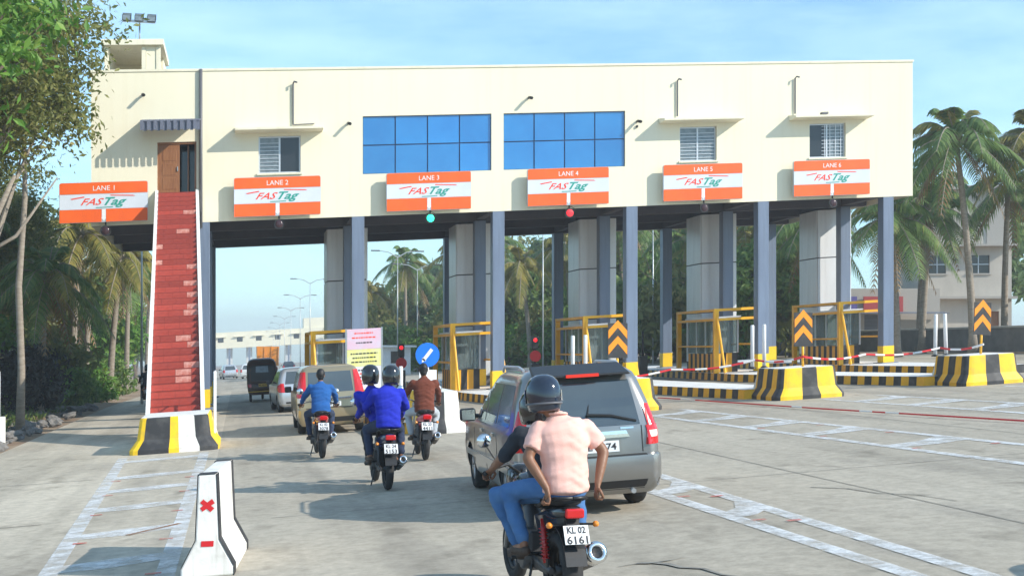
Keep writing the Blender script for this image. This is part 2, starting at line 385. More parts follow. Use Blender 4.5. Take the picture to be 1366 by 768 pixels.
# ------------------------------------------------------------------ toll plaza building
Y0 = 44.0; ZB = 6.55; ZT = 11.63; XL = -4.8; XR = 25.0; DEP = 11.4
COLX = [-1.2, 4.0, 8.95, 13.87, 18.95, 24.0]
bld = thing('toll_plaza_building', 'cream two storey toll plaza building spanning the lanes on steel blue columns', 'building', 0, Y0)
def wall_with_holes(mb, x0, x1, z0, z1, holes, y, dep):
    xs = sorted({x0, x1} | {h[0] for h in holes} | {h[1] for h in holes}); zs = sorted({z0, z1} | {h[2] for h in holes} | {h[3] for h in holes})
    for i in range(len(xs) - 1):
        for j in range(len(zs) - 1):
            cx = (xs[i] + xs[i+1]) / 2; cz = (zs[j] + zs[j+1]) / 2
            if any(h[0] < cx < h[1] and h[2] < cz < h[3] for h in holes): continue
            mb.quad((xs[i],y,zs[j]),(xs[i+1],y,zs[j]),(xs[i+1],y,zs[j+1]),(xs[i],y,zs[j+1]))
    for (a, b, c, d) in holes:
        mb.quad((a,y,c),(a,y+dep,c),(a,y+dep,d),(a,y,d)); mb.quad((b,y,c),(b,y,d),(b,y+dep,d),(b,y+dep,c))
        mb.quad((a,y,d),(a,y+dep,d),(b,y+dep,d),(b,y,d)); mb.quad((a,y,c),(b,y,c),(b,y+dep,c),(a,y+dep,c))
WINS = [(.63, 2.04, 8.13, 9.39), (15.69, 17.11, 8.12, 9.37), (20.78, 22.24, 8.10, 9.38)]
DOOR = (-2.69, -1.42, 7.55, 9.27); GLZ = [(4.16, 8.69, 8.0, 10.0), (9.13, 13.61, 8.0, 10.0)]
mb = MB(); wall_with_holes(mb, XL, XR, ZB, ZT, WINS + [DOOR] + GLZ, 0, .28); mb.build('front_wall', 'cream', bld, sh=True, recalc=False)
MB().quad((XL,0,ZB),(XL,0,ZT),(XL,DEP,ZT),(XL,DEP,ZB)).build('side_wall', 'cream', bld, sh=True, recalc=False)
MB().quad((XR,0,ZB),(XR,DEP,ZB),(XR,DEP,ZT),(XR,0,ZT)).build('side_wall', 'cream', bld, sh=True, recalc=False)
MB().quad((XL,DEP,ZB),(XL,DEP,ZT),(XR,DEP,ZT),(XR,DEP,ZB)).build('rear_wall', 'cream', bld, sh=True, recalc=False)
MB().box(XL+.02, XR-.02, .02, DEP-.02, ZT-1.0, ZT-.8).build('roof', 'concrete', bld, sh=True)
mb = MB()
for b in ((XL,XR,-.03,.25), (XL,XR,DEP-.25,DEP+.03)): mb.box(b[0]-.03, b[1]+.03, b[2], b[3], ZT, ZT+.08)
for b in ((XL-.03,XL+.22), (XR-.22,XR+.03)): mb.box(b[0], b[1], .25, DEP-.25, ZT, ZT+.08)
mb.build('parapet_coping', 'cream_trim', bld, sh=True)
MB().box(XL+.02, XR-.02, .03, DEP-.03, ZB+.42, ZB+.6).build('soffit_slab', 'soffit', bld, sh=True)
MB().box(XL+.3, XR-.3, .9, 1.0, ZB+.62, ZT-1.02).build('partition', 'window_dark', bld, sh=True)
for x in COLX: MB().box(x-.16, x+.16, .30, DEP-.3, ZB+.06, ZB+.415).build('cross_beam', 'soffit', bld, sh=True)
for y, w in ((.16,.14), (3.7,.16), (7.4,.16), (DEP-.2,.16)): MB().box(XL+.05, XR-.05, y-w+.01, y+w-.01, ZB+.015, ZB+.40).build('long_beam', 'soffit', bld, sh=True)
# columns in three rows; wide painted band at the foot
cw = .215
cme = MB().box(-cw, cw, -cw, cw, -.3, ZB+.01).mesh('column', 'steel_blue', True); bme = MB().box(-cw-.008, cw+.008, -cw-.008, cw+.008, .2, .92).mesh('foot_band', 'yellow_lemon', True)
plme = MB().box(-.34,.34,-.34,.34,.24,.30).mesh('base_plate', 'steel_blue', True)
for i, x in enumerate(COLX):
    for y in (.22, 3.7, 11.0):
        c = link('column', cme, bld, (x, y, K*x), bev=.012); link('foot_band', bme, c); link('base_plate', plme, c)
# clad service piers: recessed core with panels
pan_f = MB().box(-.735,.735,-.02,.02,-.97,.97).mesh('panel', 'clad', True); pan_s = MB().box(-.02,.02,-.82,.82,-.97,.97).mesh('panel', 'clad', True)
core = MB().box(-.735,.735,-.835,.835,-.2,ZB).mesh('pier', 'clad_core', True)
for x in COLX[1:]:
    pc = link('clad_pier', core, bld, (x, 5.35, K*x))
    for k in range(3):
        z = .62 + .985 + k * 1.985
        for sy in (-1, 1): link('panel', pan_f, pc, (0, sy*.85, z), bev=.006)
        for sx in (-1, 1): link('panel', pan_s, pc, (sx*.75, 0, z + K*sx*.75), bev=.006)
# glazing: panes proud of thin mullions
for (a, b, c, d) in GLZ:
    fr = MB()
    w = (b - a) / 4; h = (d - c) / 2
    fr.box(a, b, .10, .14, c, d); f = fr.build('glazing_frame', 'mullion', bld, sh=True)
    for i in range(4):
        for j in range(2):
            t = rnd.uniform(-.012, .012)
            x0 = a + i*w + .022; x1 = a + (i+1)*w - .022; z0 = c + j*h + .022; z1 = c + (j+1)*h - .022
            MB().add([(x0,.07+t,z0),(x1,.07-t*.6,z0),(x1,.07-t,z1),(x0,.07+t*.5,z1),(x0,.10,z0),(x1,.10,z0),(x1,.10,z1),(x0,.10,z1)],
              [(0,1,2,3),(4,7,6,5),(0,4,5,1),(1,5,6,2),(2,6,7,3),(3,7,4,0)]).build('pane', 'glazing', f, sh=True)
# windows with grilles and sunshades
for k, (a, b, c, d) in enumerate(WINS):
    fr = MB(); t = .05
    for q in ((a,a+t,c,d),(b-t,b,c,d),(a+t,b-t,c,c+t),(a+t,b-t,d-t,d),((a+b)/2-.03,(a+b)/2+.03,c+t,d-t)): fr.box(q[0],q[1],.10,.16,q[2],q[3])
    f = fr.build('window', 'aluminium', bld, sh=True)
    m = (a + b) / 2
    MB().box(a+t, m-.03, .125, .14, c+t, d-t).build('pane', 'window_grey' if k != 2 else 'window_dark', f, sh=True)
    MB().box(m+.03, b-t, .125, .14, c+t, d-t).build('pane', 'window_dark' if k == 0 else 'window_grey', f, sh=True)
    gr = MB()
    rg = {0: (a+t, m-.03), 1: (a+t, b-t), 2: (m-.2, b-t)}[k]
    for i in range(9 if k == 2 else 8):
        if k == 2 and i < 4:
            x = rg[0] + (rg[1]-rg[0])*(i+.5)/4; gr.box(x-.012, x+.012, .085, .1, c+t, d-t)
        z = c + t + (d-c-2*t) * (i+.6) / 9
        gr.box(rg[0], rg[1], .09, .105, z-.010, z+.010)
    gr.build('grille', 'aluminium', f, sh=True)
    MB().box(a-.06, b+.06, -.06, .10, c-.07, c-.002).build('sill', 'cream_trim', f, sh=True, bev=.01)
    xs0, xs1 = [(-.16, 2.78), (14.89, 17.95), (19.95, 23.1)][k]
    MB().add([(xs0,-.62,9.52),(xs1,-.62,9.52),(xs1,-.003,9.50),(xs0,-.003,9.50),(xs0,-.62,9.60),(xs1,-.62,9.60),(xs1,-.003,9.70),(xs0,-.003,9.70)],
      [(0,3,2,1),(4,5,6,7),(0,1,5,4),(1,2,6,5),(2,3,7,6),(3,0,4,7)]).build('sunshade', 'cream_trim', bld, sh=True, bev=.008)
# door, awning, drain pipe
a, b, c, d = DOOR
f = MB().box(a, a+.06, .05, .2, c, d).box(b-.06, b, .05, .2, c, d).box(a+.06, b-.06, .05, .2, d-.07, d).build('door_frame', 'wood', bld, sh=True)
dl = MB().box(a+.06, a+.72, .08, .12, c, d-.07).build('door', 'wood', bld, sh=True, bev=.006)
for z in (c+.15, c+.62, c+1.1): MB().box(a+.16, a+.62, .07, .081, z, z+.38).build('panel', 'wood', dl, sh=True, bev=.006)
MB().box(a+.64, a+.67, .03, .08, c+.75, c+.9).build('handle', 'steel', dl, sh=True)
MB().box(b-.30, b-.26, .28, .9, c, d-.07).build('door', 'wood', bld, sh=True)
aw = MB()
x0, x1 = -3.17, -1.28; n = 9
for i in range(n):
    xa = x0 + (x1-x0)*i/n; xb = x0 + (x1-x0)*(i+.5)/n; xc = x0 + (x1-x0)*(i+1)/n
    for (p, q, y, mi) in ((xa, xb, -1.02, 0), (xb, xc, -.97, 0)):
        aw.box(p, q, y, y+.02, 9.50+.02*(y < -1), 9.82, mi)
aw.build('awning_valance', 'awning', bld, sh=True)
MB().add([(x0,-1.0,9.80),(x1,-1.0,9.80),(x1,-.004,10.0),(x0,-.004,10.0),(x0,-1.0,9.84),(x1,-1.0,9.84),(x1,-.004,10.04),(x0,-.004,10.04)],
      [(0,3,2,1),(4,5,6,7),(0,1,5,4),(1,2,6,5),(2,3,7,6),(3,0,4,7)]).build('awning', 'awning', bld, sh=True)
MB().cyl((-1.27,-.07,ZB-.2),(-1.27,-.07,ZT+.05),.055,n=8).build('drain_pipe', 'pipe_grey', bld, sh=True)
for (x, z0, z1, dx) in ((1.79, 9.75, 11.16, .12), (15.58, 9.75, 11.05, .1), (20.18, 9.75, 11.07, .1)):
    MB().tube([(x,-.05,z0),(x,-.05,z1),(x+dx*.2,-.16,z1+.04),(x+dx,-.22,z1)], .03, 6).build('vent_pipe', 'pipe_grey', bld, sh=True)
MB().tube([(1.79,-.05,9.75),(2.5,-.05,9.77)], .02, 6).build('conduit', 'pipe_grey', bld, sh=True)
def cctv(x, z, s=1):
    m = MB().box(x-.03*s, x+.03*s, -.12, 0, z-.03, z+.03); m.tube([(x,-.12,z),(x+.05*s,-.34*s,z-.06*s)], .055*s, 8); m.build('security_camera', 'plastic_black', bld, sh=True)
for x, z in ((10.03,10.52),(-3.15,10.85),(14.05,9.6),(3.65,9.75)): cctv(x, z)
MB().box(14.02,14.08,-.07,0,9.38,9.46).build('junction_box', 'plastic_black', bld, sh=True)
MB().box(21.1,21.35,-.40,-.2,9.66,9.74).build('junction_box', 'pipe_grey', bld, sh=True)
# stair head room on the roof
ry0, ry1 = 1.2, 4.4
rc = MB().box(-4.6,-2.55,ry0-.15,ry1+.1,12.78,12.98).build('cabin_roof', 'cream_trim', bld, sh=True, bev=.01)
mb = MB().box(-4.5,-2.65,ry1-.15,ry1,ZT-.8,12.775).box(-4.5,-4.38,ry0,ry1-.15,ZT-.8,12.775).box(-2.8,-2.66,ry0+1.9,ry1-.15,ZT-.8,12.775)
mb.build('cabin_wall', 'cream', bld, sh=True)
MB().box(-3.28,-3.14,ry0,ry0+.16,ZT-.8,12.775).build('cabin_post', 'cream_trim', bld, sh=True)
MB().box(-2.8,-2.66,ry0,ry0+.16,ZT-.8,12.775).build('cabin_post', 'cream_trim', bld, sh=True)
MB().box(-3.13,-2.81,ry0+.03,ry0+.13,ZT-.8,12.775).build('cabin_panel', 'cream', bld, sh=True)
tk = MB().lathe([(.0,ZT-.7),(.22,ZT-.7),(.23,ZT+.1),(.2,ZT+.28),(.07,ZT+.36),(.07,ZT+.42),(0,ZT+.42)], 14, c=(-3.62,2.6,0)).build('water_tank', 'plastic_black', bld, sh=True)

# floodlight mast on the roof
fm = thing('floodlight_mast', 'floodlight cluster on a thin mast above the roof cabin', 'floodlight', -3.45, 46.6, 12.98)
MB().cyl((0,0,0),(0,0,1.05),.035,.028,8).build('mast', 'steel', fm)
MB().box(-.55,.55,-.03,.03,.98,1.03).box(-.55,.55,-.28,-.22,.88,.93).box(-.03,.03,-.28,.03,.93,.98).build('bracket', 'steel', fm)
for i in range(3):
    for j in (0, 1):
        x = -.42 + i*.42; y = -.25*j; z = 1.13 - .12*j
        l = MB().add([(x-.15,y-.1,z-.1),(x+.15,y-.1,z-.1),(x+.15,y-.04,z+.12),(x-.15,y-.04,z+.12),(x-.09,y+.12,z-.07),(x+.09,y+.12,z-.07),(x+.09,y+.14,z+.06),(x-.09,y+.14,z+.06)],
           [(0,1,2,3),(7,6,5,4),(0,4,5,1),(1,5,6,2),(2,6,7,3),(3,7,4,0)]).build('lamp', 'plastic_black', fm)
        MB().add([(x-.13,y-.106,z-.085),(x+.13,y-.106,z-.085),(x+.13,y-.05,z+.10),(x-.13,y-.05,z+.10)], [(0,1,2,3)]).build('lens', 'window_grey', l)

# ------------------------------------------------------------------ lane signs and their signals
emit('lamp_green', (.02,.85,.45), 2.2); emit('lamp_red', (.9,.02,.03), 1.0); mat('lamp_off', (.05,.02,.025), rough=.2)
SGX = [(-5.78,-2.95),(-.21,2.72),(4.92,7.92),(9.90,12.92),(14.92,18.0),(19.97,23.07)]
for i, (a, b) in enumerate(SGX):
    n = i + 1; cx = (a + b) / 2; w = (b - a) / 2 - .02; hh = .66
    s = thing('lane_sign', 'orange and white lane sign reading LANE %d above the %s lane from the left' % (n, ['first','second','third','fourth','fifth','sixth'][i]), 'sign', cx, Y0 - .34, 7.30, group='lane signs on the toll plaza')
    def rr(x0, x1, z0, z1, r, top, bot):
        p = []
        for (cx_, cz_, a0, on) in ((x1-r, z1-r, 0, top), (x0+r, z1-r, 90, top), (x0+r, z0+r, 180, bot), (x1-r, z0+r, 270, bot)):
            if on: p += [(cx_ + r*math.cos(R(a0+q)), cz_ + r*math.sin(R(a0+q))) for q in (0,30,60,90)]
            else: p.append({0:(x1,z1),90:(x0,z1),180:(x0,z0),270:(x1,z0)}[a0])
        return p
    MB().prism(rr(-w, w, -hh, hh, .07, 1, 1), 1, 0, .10).build('cabinet', 'aluminium', s, sh=True)
    MB().prism(rr(-w+.01, w-.01, .28, hh-.01, .06, 1, 0), 1, -.012, 0).build('band', 'orange', s, sh=True)
    MB().prism([(-w+.01,-.222),(w-.01,-.222),(w-.01,.268),(-w+.01,.268)], 1, -.010, 0).build('band', 'sign_white', s, sh=True)
    for (xa, xb, l, r_) in ((-w+.01, -.07, 1, 0), (.07, w-.01, 0, 1)):
        MB().prism([(xa,-hh+.01),(xb,-hh+.01),(xb,-.232),(xa,-.232)], 1, -.012, 0).build('band', 'orange', s, sh=True)
    MB().prism([(-.06,-.232),(.06,-.232),(.06,-.5),(.1,-.5),(0,-.62),(-.1,-.5),(-.06,-.5)], 1, -.011, 0).build('arrow', 'white_clean', s, sh=True)
    t = MB(); text(t, 'LANE %d' % n, .23, lambda x, z: (x, -.016, z + .46), 0); t.build('lettering', 'white_clean', s, sh=True)
    lg = MB()
    text(lg, 'FAS', .31, lambda x, z: (x - .36, -.016, z + .02), 0, shear=.5, bold=.004, width=.74)
    text(lg, 'Tag', .36, lambda x, z: (x + .37, -.016, z - .02), 1, shear=.5, bold=.008, width=.72)
    lg.add([(-1.05,-.0155,.13),(-.62,-.0155,.20),(-.60,-.0155,.165),(-1.0,-.0155,.10)], [(0,1,2,3)], 0)
    lg.add([(.2,-.0155,.235),(.92,-.0155,.205),(1.0,-.0155,.17),(.22,-.0155,.20)], [(0,1,2,3)], 0)
    lg.add([(-.25,-.0155,-.19),(.28,-.0155,-.185),(.30,-.0155,-.155),(-.25,-.0155,-.165)], [(0,1,2,3)], 1)
    lg.build('logo', ['sign_red', 'sign_green'], s, sh=True)
    for x in (-w*.6, w*.6): MB().box(x-.03, x+.03, .10, .335, -.05, .05).build('bracket', 'aluminium', s, sh=True)
    q = thing('lane_signal', 'round %s lane signal under the sign of the %s lane from the left' % (['unlit','unlit','lit green','lit red','unlit','unlit'][i], ['first','second','third','fourth','fifth','sixth'][i]), 'signal', cx + .05, Y0 - .30, 6.36, group='lane signals under the lane signs')
    MB().prism([(.165*math.cos(R(a*15)), .165*math.sin(R(a*15))) for a in range(24)], 1, -.05, .10).build('housing', 'plastic_black', q)
    MB().lathe([(.0,-.075),(.08,-.07),(.125,-.058),(.13,-.047),(0,-.047)], 16, axis='y').build('lens', ['lamp_off','lamp_off','lamp_green','lamp_red','lamp_off','lamp_off'][i], q)
    MB().cyl((0,.04,.18),(0,.04,.30),.03,n=8).build('hanger', 'plastic_black', q)
    if i in (2, 3): MB().tube([(-.2,-.06,0),(-.16,-.2,.13),(0,-.22,.2),(.16,-.2,.13),(.2,-.06,0)], .012, 6).build('visor', 'plastic_black', q)

# ------------------------------------------------------------------ outside stair
st = thing('staircase', 'steep red tiled staircase with white side walls climbing to the wooden door', 'staircase', -2.05, 44.0)
NS = 42; ra = 7.55 / NS; RUN = 12.7; SK = .55           # the flight drifts right by half a metre on its way down
def sx(y): return -y / RUN * SK          # local y is negative towards the camera
tr = RUN / NS; hw = .60
smes = []
for k in range(12):
    mb = MB(); mb.box(-hw, hw, 0, tr + .10, 0, ra - .022, 0); mb.box(-hw, hw, -.012, tr, ra - .022, ra, 1)
    nt_ = 3; off = (.0, .12, .06, .18)[k % 4]
    for j in range(nt_ + 1):
        x0 = max(-hw, -hw + (j - 1 + off*4) * 2*hw/nt_ + .004); x1 = min(hw, -hw + (j + off*4) * 2*hw/nt_ - .004)
        if x1 - x0 < .02: continue
        mb.box(x0, x1, -.010, 0, .006, ra - .024, 3 if rnd.random() < .10 else 2)
    smes.append(mb.mesh('step', ['tread', 'tread', 'riser', 'tile_pale'], True))
for i in range(NS):
    y = -RUN + i * tr; x = sx(y)
    link('step', smes[rnd.randrange(12)], st, (x, y, i * ra + K * x))
for s in (-1, 1):
    mb = MB(); xo = s * (hw + .055)
    def q(y, z): return (sx(y) + xo, y, z)
    y0, y1 = -RUN, 0
    vs = []
    for dx in (-.05, .05):
        for (y, z) in ((y0, -.1), (y0, ra + .12), (y1, 7.55 + .12), (y1, 7.55 - .55), (y0 + .9, -.1)): vs.append((sx(y) + xo + dx, y, z))
    mb.add(vs, [(0,1,2,3,4), (9,8,7,6,5)] + [(i, i+5, (i+1) % 5 + 5, (i+1) % 5) for i in range(5)])
    mb.build('side_wall', 'white', st, sh=True)
mb = MB()
for i in range(4):
    y = -RUN - .5 + i * .35; mb.cyl((sx(-RUN) + hw + .32, y, .0), (sx(-RUN) + hw + .32, y, 1.7), .03, n=6)
mb.tube([(sx(-RUN)+hw+.32, -RUN-.5, 1.7), (sx(-RUN)+hw+.32, -RUN+.55, 1.7)], .025, 6)
mb.build('handrail', 'white_clean', st, sh=True)
MB().add([(sx(-RUN+.5)-hw,-RUN+.5,.05),(sx(-RUN+.5)+hw,-RUN+.5,.05),(hw,0,7.35),(-hw,0,7.35),(sx(-RUN+1.0)-hw,-RUN+1.0,-.1),(sx(-RUN+1.0)+hw,-RUN+1.0,-.1),(hw,0,7.05),(-hw,0,7.05)],
   [(0,1,2,3),(7,6,5,4),(0,4,5,1),(1,5,6,2),(2,6,7,3),(3,7,4,0)]).build('stair_slab', 'concrete', st, sh=True)
for y in (-4.2, -8.2):
    z = (y + RUN) / RUN * 7.55 - .5; x = sx(y); MB().box(x-.5, x+.5, y-.12, y+.12, -.1, z).build('pier', 'concrete', st, sh=True)

# ------------------------------------------------------------------ islands, crash noses, booths, guard frames
SKI = [(.55, 0), (.75, 0), (.8, 0), (.85, 0), (.9, 0)]
def striped_run(mb, pts, h0, h1, step, inset, mats=(0, 1), ph=0):
    """side skirt of a kerb along pts [(x,y)], alternately coloured; inset moves the top inwards by a normal offset"""
    d = 0; k = ph
    for (a, b) in zip(pts, pts[1:]):
        A = Vector(a); B = Vector(b); L = (B - A).length; n = max(1, round(L / step)); t = (B - A) / L; nr = Vector((-t.y, t.x)) * inset
        for i in range(n):
            p = A + (B - A) * (i / n); q = A + (B - A) * ((i + 1) / n)
            mb.quad((p.x, p.y, h0), (q.x, q.y, h0), (q.x + nr.x, q.y + nr.y, h1), (p.x + nr.x, p.y + nr.y, h1), mats[k % 2]); k += 1
def island(ci, skew, y_front, group, label):
    x0 = COLX[ci] - .45
    t = thing('toll_island', label, 'island', x0, Y0, group=group)
    def cx(y): return skew * max(0, -y - 1.0) / 11.0
    L0 = y_front - Y0; L1 = 14.5; hw_ = .98; hh = .27
    left = [(cx(L0) - hw_*.7, L0), (cx(-1.) - hw_, -1.0), (-hw_, L1)]; right = [(hw_, L1), (cx(-1.)+hw_, -1.0), (cx(L0) + hw_*.7, L0)]
    mb = MB(); loop = [right[-1], left[0]]
    striped_run(mb, [left[2], left[1], left[0]], 0, hh, .34, .02); striped_run(mb, loop[::-1], 0, hh, .34, .02); striped_run(mb, [right[2], right[1], right[0]], 0, hh, .34, .02, ph=1)
    striped_run(mb, [right[0], left[2]], 0, hh, .34, .02)
    mb.build('kerb', ['yellow', 'black'], t, sh=True)
    poly = left + right
    mb = MB(); mb.add([(x, y, hh - .0) for x, y in poly], [tuple(reversed(range(len(poly))))]); mb.build('paving', 'white', t, sh=True)
    return t
def nose(x, y, w, l, h, label, kind, group=None):
    """flared crash block: profile like a safety barrier, broad upright stripes"""
    t = thing('crash_barrier', label, 'barrier', x, y, group=group)
    prof = [(0.0, .0), (.0, .10), (-.16, .32), (-.22, h - .03), (-.25, h)]      # (outwards offset, height)
    n = 8; ring = []
    out = []
    # plan outline: rounded front, straight flanks
    for k in range(13):
        a = R(180 + 180 * k / 12); ex = .28
        cxx = math.copysign(abs(math.cos(a)) ** ex, math.cos(a)); syy = math.copysign(abs(math.sin(a)) ** ex, math.sin(a))
        out.append((cxx * w / 2, syy * .55))
    pts = [(-w/2, l)] + [(-w/2, l*.5)] + out + [(w/2, l*.5)] + [(w/2, l)]
    # resample by arc length
    seg = [0]
    for a, b in zip(pts, pts[1:]): seg.append(seg[-1] + math.dist(a, b))
    T = seg[-1]; M = 60; rs = []
    for i in range(M + 1):
        s = T * i / M; j = max(k for k in range(len(seg)) if seg[k] <= s + 1e-9); j = min(j, len(pts) - 2)
        f = (s - seg[j]) / (seg[j+1] - seg[j]); rs.append((pts[j][0] + (pts[j+1][0]-pts[j][0])*f, pts[j][1] + (pts[j+1][1]-pts[j][1])*f))
    vs = []
    for (o, z) in prof:
        for i, (px, py) in enumerate(rs):
            sc_ = 1 + o / (w / 2); vs.append((px * sc_, (py + .55) - (-o) * (0 if i in (0, M) else (py < .3) * -1.0) if False else (py if py > 0 else py * (1 + o/.75)), z))
    C = M + 1; mb = MB()
    for j in range(len(prof) - 1):
        for i in range(M):
            u = (i + .5) / M * T
            mi = kind((u - T/2))
            mb.add([vs[j*C+i], vs[j*C+i+1], vs[(j+1)*C+i+1], vs[(j+1)*C+i]], [(0,1,2,3)], mi, True)
    mb.build('striped_body', ['yellow_lemon', 'black', 'barrier_white', 'yellow'], t, sh=True, recalc=False)
    top = vs[(len(prof)-1)*C:]; mb = MB(); mb.add(top, [tuple(range(C))]); mb.build('top', 'white', t, sh=True, recalc=False)
    bk = MB(); bk.add([vs[0], vs[(len(prof)-1)*C], vs[len(prof)*C-1], vs[M]], [(0,1,2,3)]); bk.build('back', 'white', t, sh=True, recalc=False)
    return t
def stripes(u):                       # centre black, lemon each side, then black, amber, black along the flanks
    a = abs(u)
    if a < .30: return 1
    if a < .90: return 0
    return (1, 3)[int((a - .90) / .34) % 2]
booth_mats = None
def booth(ci):
    x0 = COLX[ci] - .85; n = ['second','third','fourth','fifth','rightmost'][ci-1] if ci > 1 else 'second'
    nm = ['', 'banner board', 'third pair of columns', 'fourth front column', 'fifth front column', 'rightmost front column'][ci]
    t = thing('toll_booth', 'glazed grey toll booth inside the yellow cage by the %s' % nm, 'booth', x0, 47.0, .27, group='toll booths on the islands')
    w, l, h = .46, 1.45, 2.0
    mb = MB()
    pts = [(-w, l), (-w, -l), (w, -l), (w, l), (-w, l)]
    striped_run(mb, pts, 0, .72, .24, 0.); mb.add([(-w,-l,.72),(w,-l,.72),(w,l,.72),(-w,l,.72)], [(0,1,2,3)], 1)
    mb.build('base', ['yellow', 'black'], t, sh=True)
    for sx_ in (-1, 1):
        for y in (-l, -l/3, l/3, l): MB().box(sx_*w-.03, sx_*w+.03, y-.03, y+.03, .72, h).build('post', 'aluminium', t, sh=True)
        for j in range(3):
            y = -l + (j + .5) * 2*l/3; MB().box(sx_*w-.006, sx_*w+.006, y-l/3+.03, y+l/3-.03, .74, h-.02).build('pane', 'booth_glass', t, sh=True)
    for y in (-l, l): MB().box(-w+.03, w-.03, y-.006, y+.006, .74, h-.02).build('pane', 'booth_glass', t, sh=True)
    MB().box(-w-.1, w+.1, -l-.12, l+.12, h, h+.12).build('roof', 'aluminium', t, sh=True, bev=.01)
    g = thing('safety_cage', 'yellow tubular safety cage around the booth by the %s' % nm, 'cage', COLX[ci] - .62, 45.0, .27, group='yellow safety cages on the islands')
    hh = 2.42; xa, xb, ya, yb = -.86, .84, 0, 4.1; r = .085
    for (x, y) in ((xa,ya),(xb,ya),(xa,yb),(xb,yb)): MB().box(x-r, x+r, y-r, y+r, 0, hh).build('post', 'yellow', g, sh=True)
    for z in (hh, hh - .36):
        for (p, q) in (((xa,ya),(xb,ya)),((xa,yb),(xb,yb))): MB().box(p[0]+r, q[0]-r, p[1]-r+.002, p[1]+r-.002, z-.1+.002, z-.002).build('rail', 'yellow', g, sh=True)
        for x in (xa, xb): MB().box(x-r+.003, x+r-.003, ya+r, yb-r, z-.1+.003, z-.003).build('rail', 'yellow', g, sh=True)
    for x in (xa, xb): MB().tube([(x, ya-.02, hh-.1), (x + (.14 if x > 0 else .12), ya-.62, .02)], .05, 6).build('brace', 'yellow', g, sh=True)
    for x in (xa, xb): MB().box(x-r+.004, x+r-.004, ya+r, yb-r, .98, 1.04).build('rail', 'yellow', g, sh=True)
names = ['second','third','fourth','fifth']
island(1, .75, 29.6, 'striped toll islands', 'striped kerb island carrying the banner board beside the second lane')
island(2, .8, 33.0, 'striped toll islands', 'striped kerb island hidden behind the grey car')
island(3, 1.1, 33.2, 'striped toll islands', 'striped kerb island running back from the nearer striped crash block')
island(4, 1.75, 33.4, 'striped toll islands', 'striped kerb island running back from the crash block nearest the house')
island(5, .9, 36.5, 'striped toll islands', 'striped kerb island under the rightmost column')
for ci in (1, 2, 3, 4, 5): booth(ci)
nose(COLX[2] + .85, 32.0, 2.0, 2.2, .84, 'yellow and black crash block hidden behind the grey car', stripes, 'striped crash blocks')
nose(COLX[3] + 1.1, 32.1, 2.05, 1.2, .84, 'flared yellow and black crash block below the middle arrow sign', stripes, 'striped crash blocks')
nose(COLX[4] + 1.75, 32.5, 2.05, 1.2, .84, 'flared yellow and black crash block on the far right below the arrow sign', stripes, 'striped crash blocks')
def stripes_stair(u):
    if u < -.72: return 0
    if u < -.10: return 1
    if u < .14: return 0
    if u < .58: return 2
    if u < 1.05: return 1
    return 0
nose(-1.42, 29.6, 1.95, 1.9, .80, 'yellow, black and white crash block at the foot of the red stairs', stripes_stair)
def stripes_two(u):
    if u < -.3: return 0
    if u < .05: return 1
    if u < .9: return 2
    return 1
nose(4.55, 29.4, 1.25, 1.9, .95, 'white and yellow crash block beyond the rider in the brown shirt', stripes_two)
# red marks on the stair block
def redmark(x, y, w, h, z, name, label=None):
    pass
# ------------------------------------------------------------------ white safety barrier in the foreground
jb = thing('safety_barrier', 'white concrete safety barrier with black edges and a red cross', 'barrier', -.31, 12.75, rz=R(-5.0))
pf = [(-.255,0),(-.255,.09),(-.115,.36),(-.088,1.0),(.088,1.0),(.115,.36),(.255,.09),(.255,0)]
JL = 1.7; lean = .10
MB().prism(pf, 1, 0, JL).build('body', 'barrier_white', jb, sh=True, bev=.018)
mb = MB()                                                   # black painted edge on both rims of the end face and the far rim
def band(p, q, y0, y1, off):
    n = Vector((q[1]-p[1], -(q[0]-p[0]))).normalized() * off
    return [(p[0]+n.x, y0, p[1]+n.y), (q[0]+n.x, y0, q[1]+n.y), (q[0]+n.x, y1, q[1]+n.y), (p[0]+n.x, y1, p[1]+n.y)]
for (y0, y1) in ((-.004, .22), (JL-.2, JL+.004)):
    mb = MB()
    for i in range(1, 7):
        p, q = pf[i], pf[i+1]
        mb.add(band(p, q, y0, y1, -.004), [(0,1,2,3)])
    mb.build('black_edge', 'black', jb, sh=True)
mb = MB()
for a in (35, -42):
    ca, sa = math.cos(R(a)), math.sin(R(a)); w, t = .07, .022
    mb.add([(ca*x - sa*z + .0, -.005 - .0005*(a > 0), sa*x + ca*z + .70) for x, z in ((-w,-t),(w,-t*1.3),(w*1.05,t),(-w*.95,t))], [(0,1,2,3)])
mb.build('red_cross', 'red', jb, sh=True)
MB().add([(-.06,-.005,.30),(.06,-.005,.295),(.064,-.005,.35),(-.056,-.005,.355)], [(0,1,2,3)]).build('red_dash', 'red', jb, sh=True)

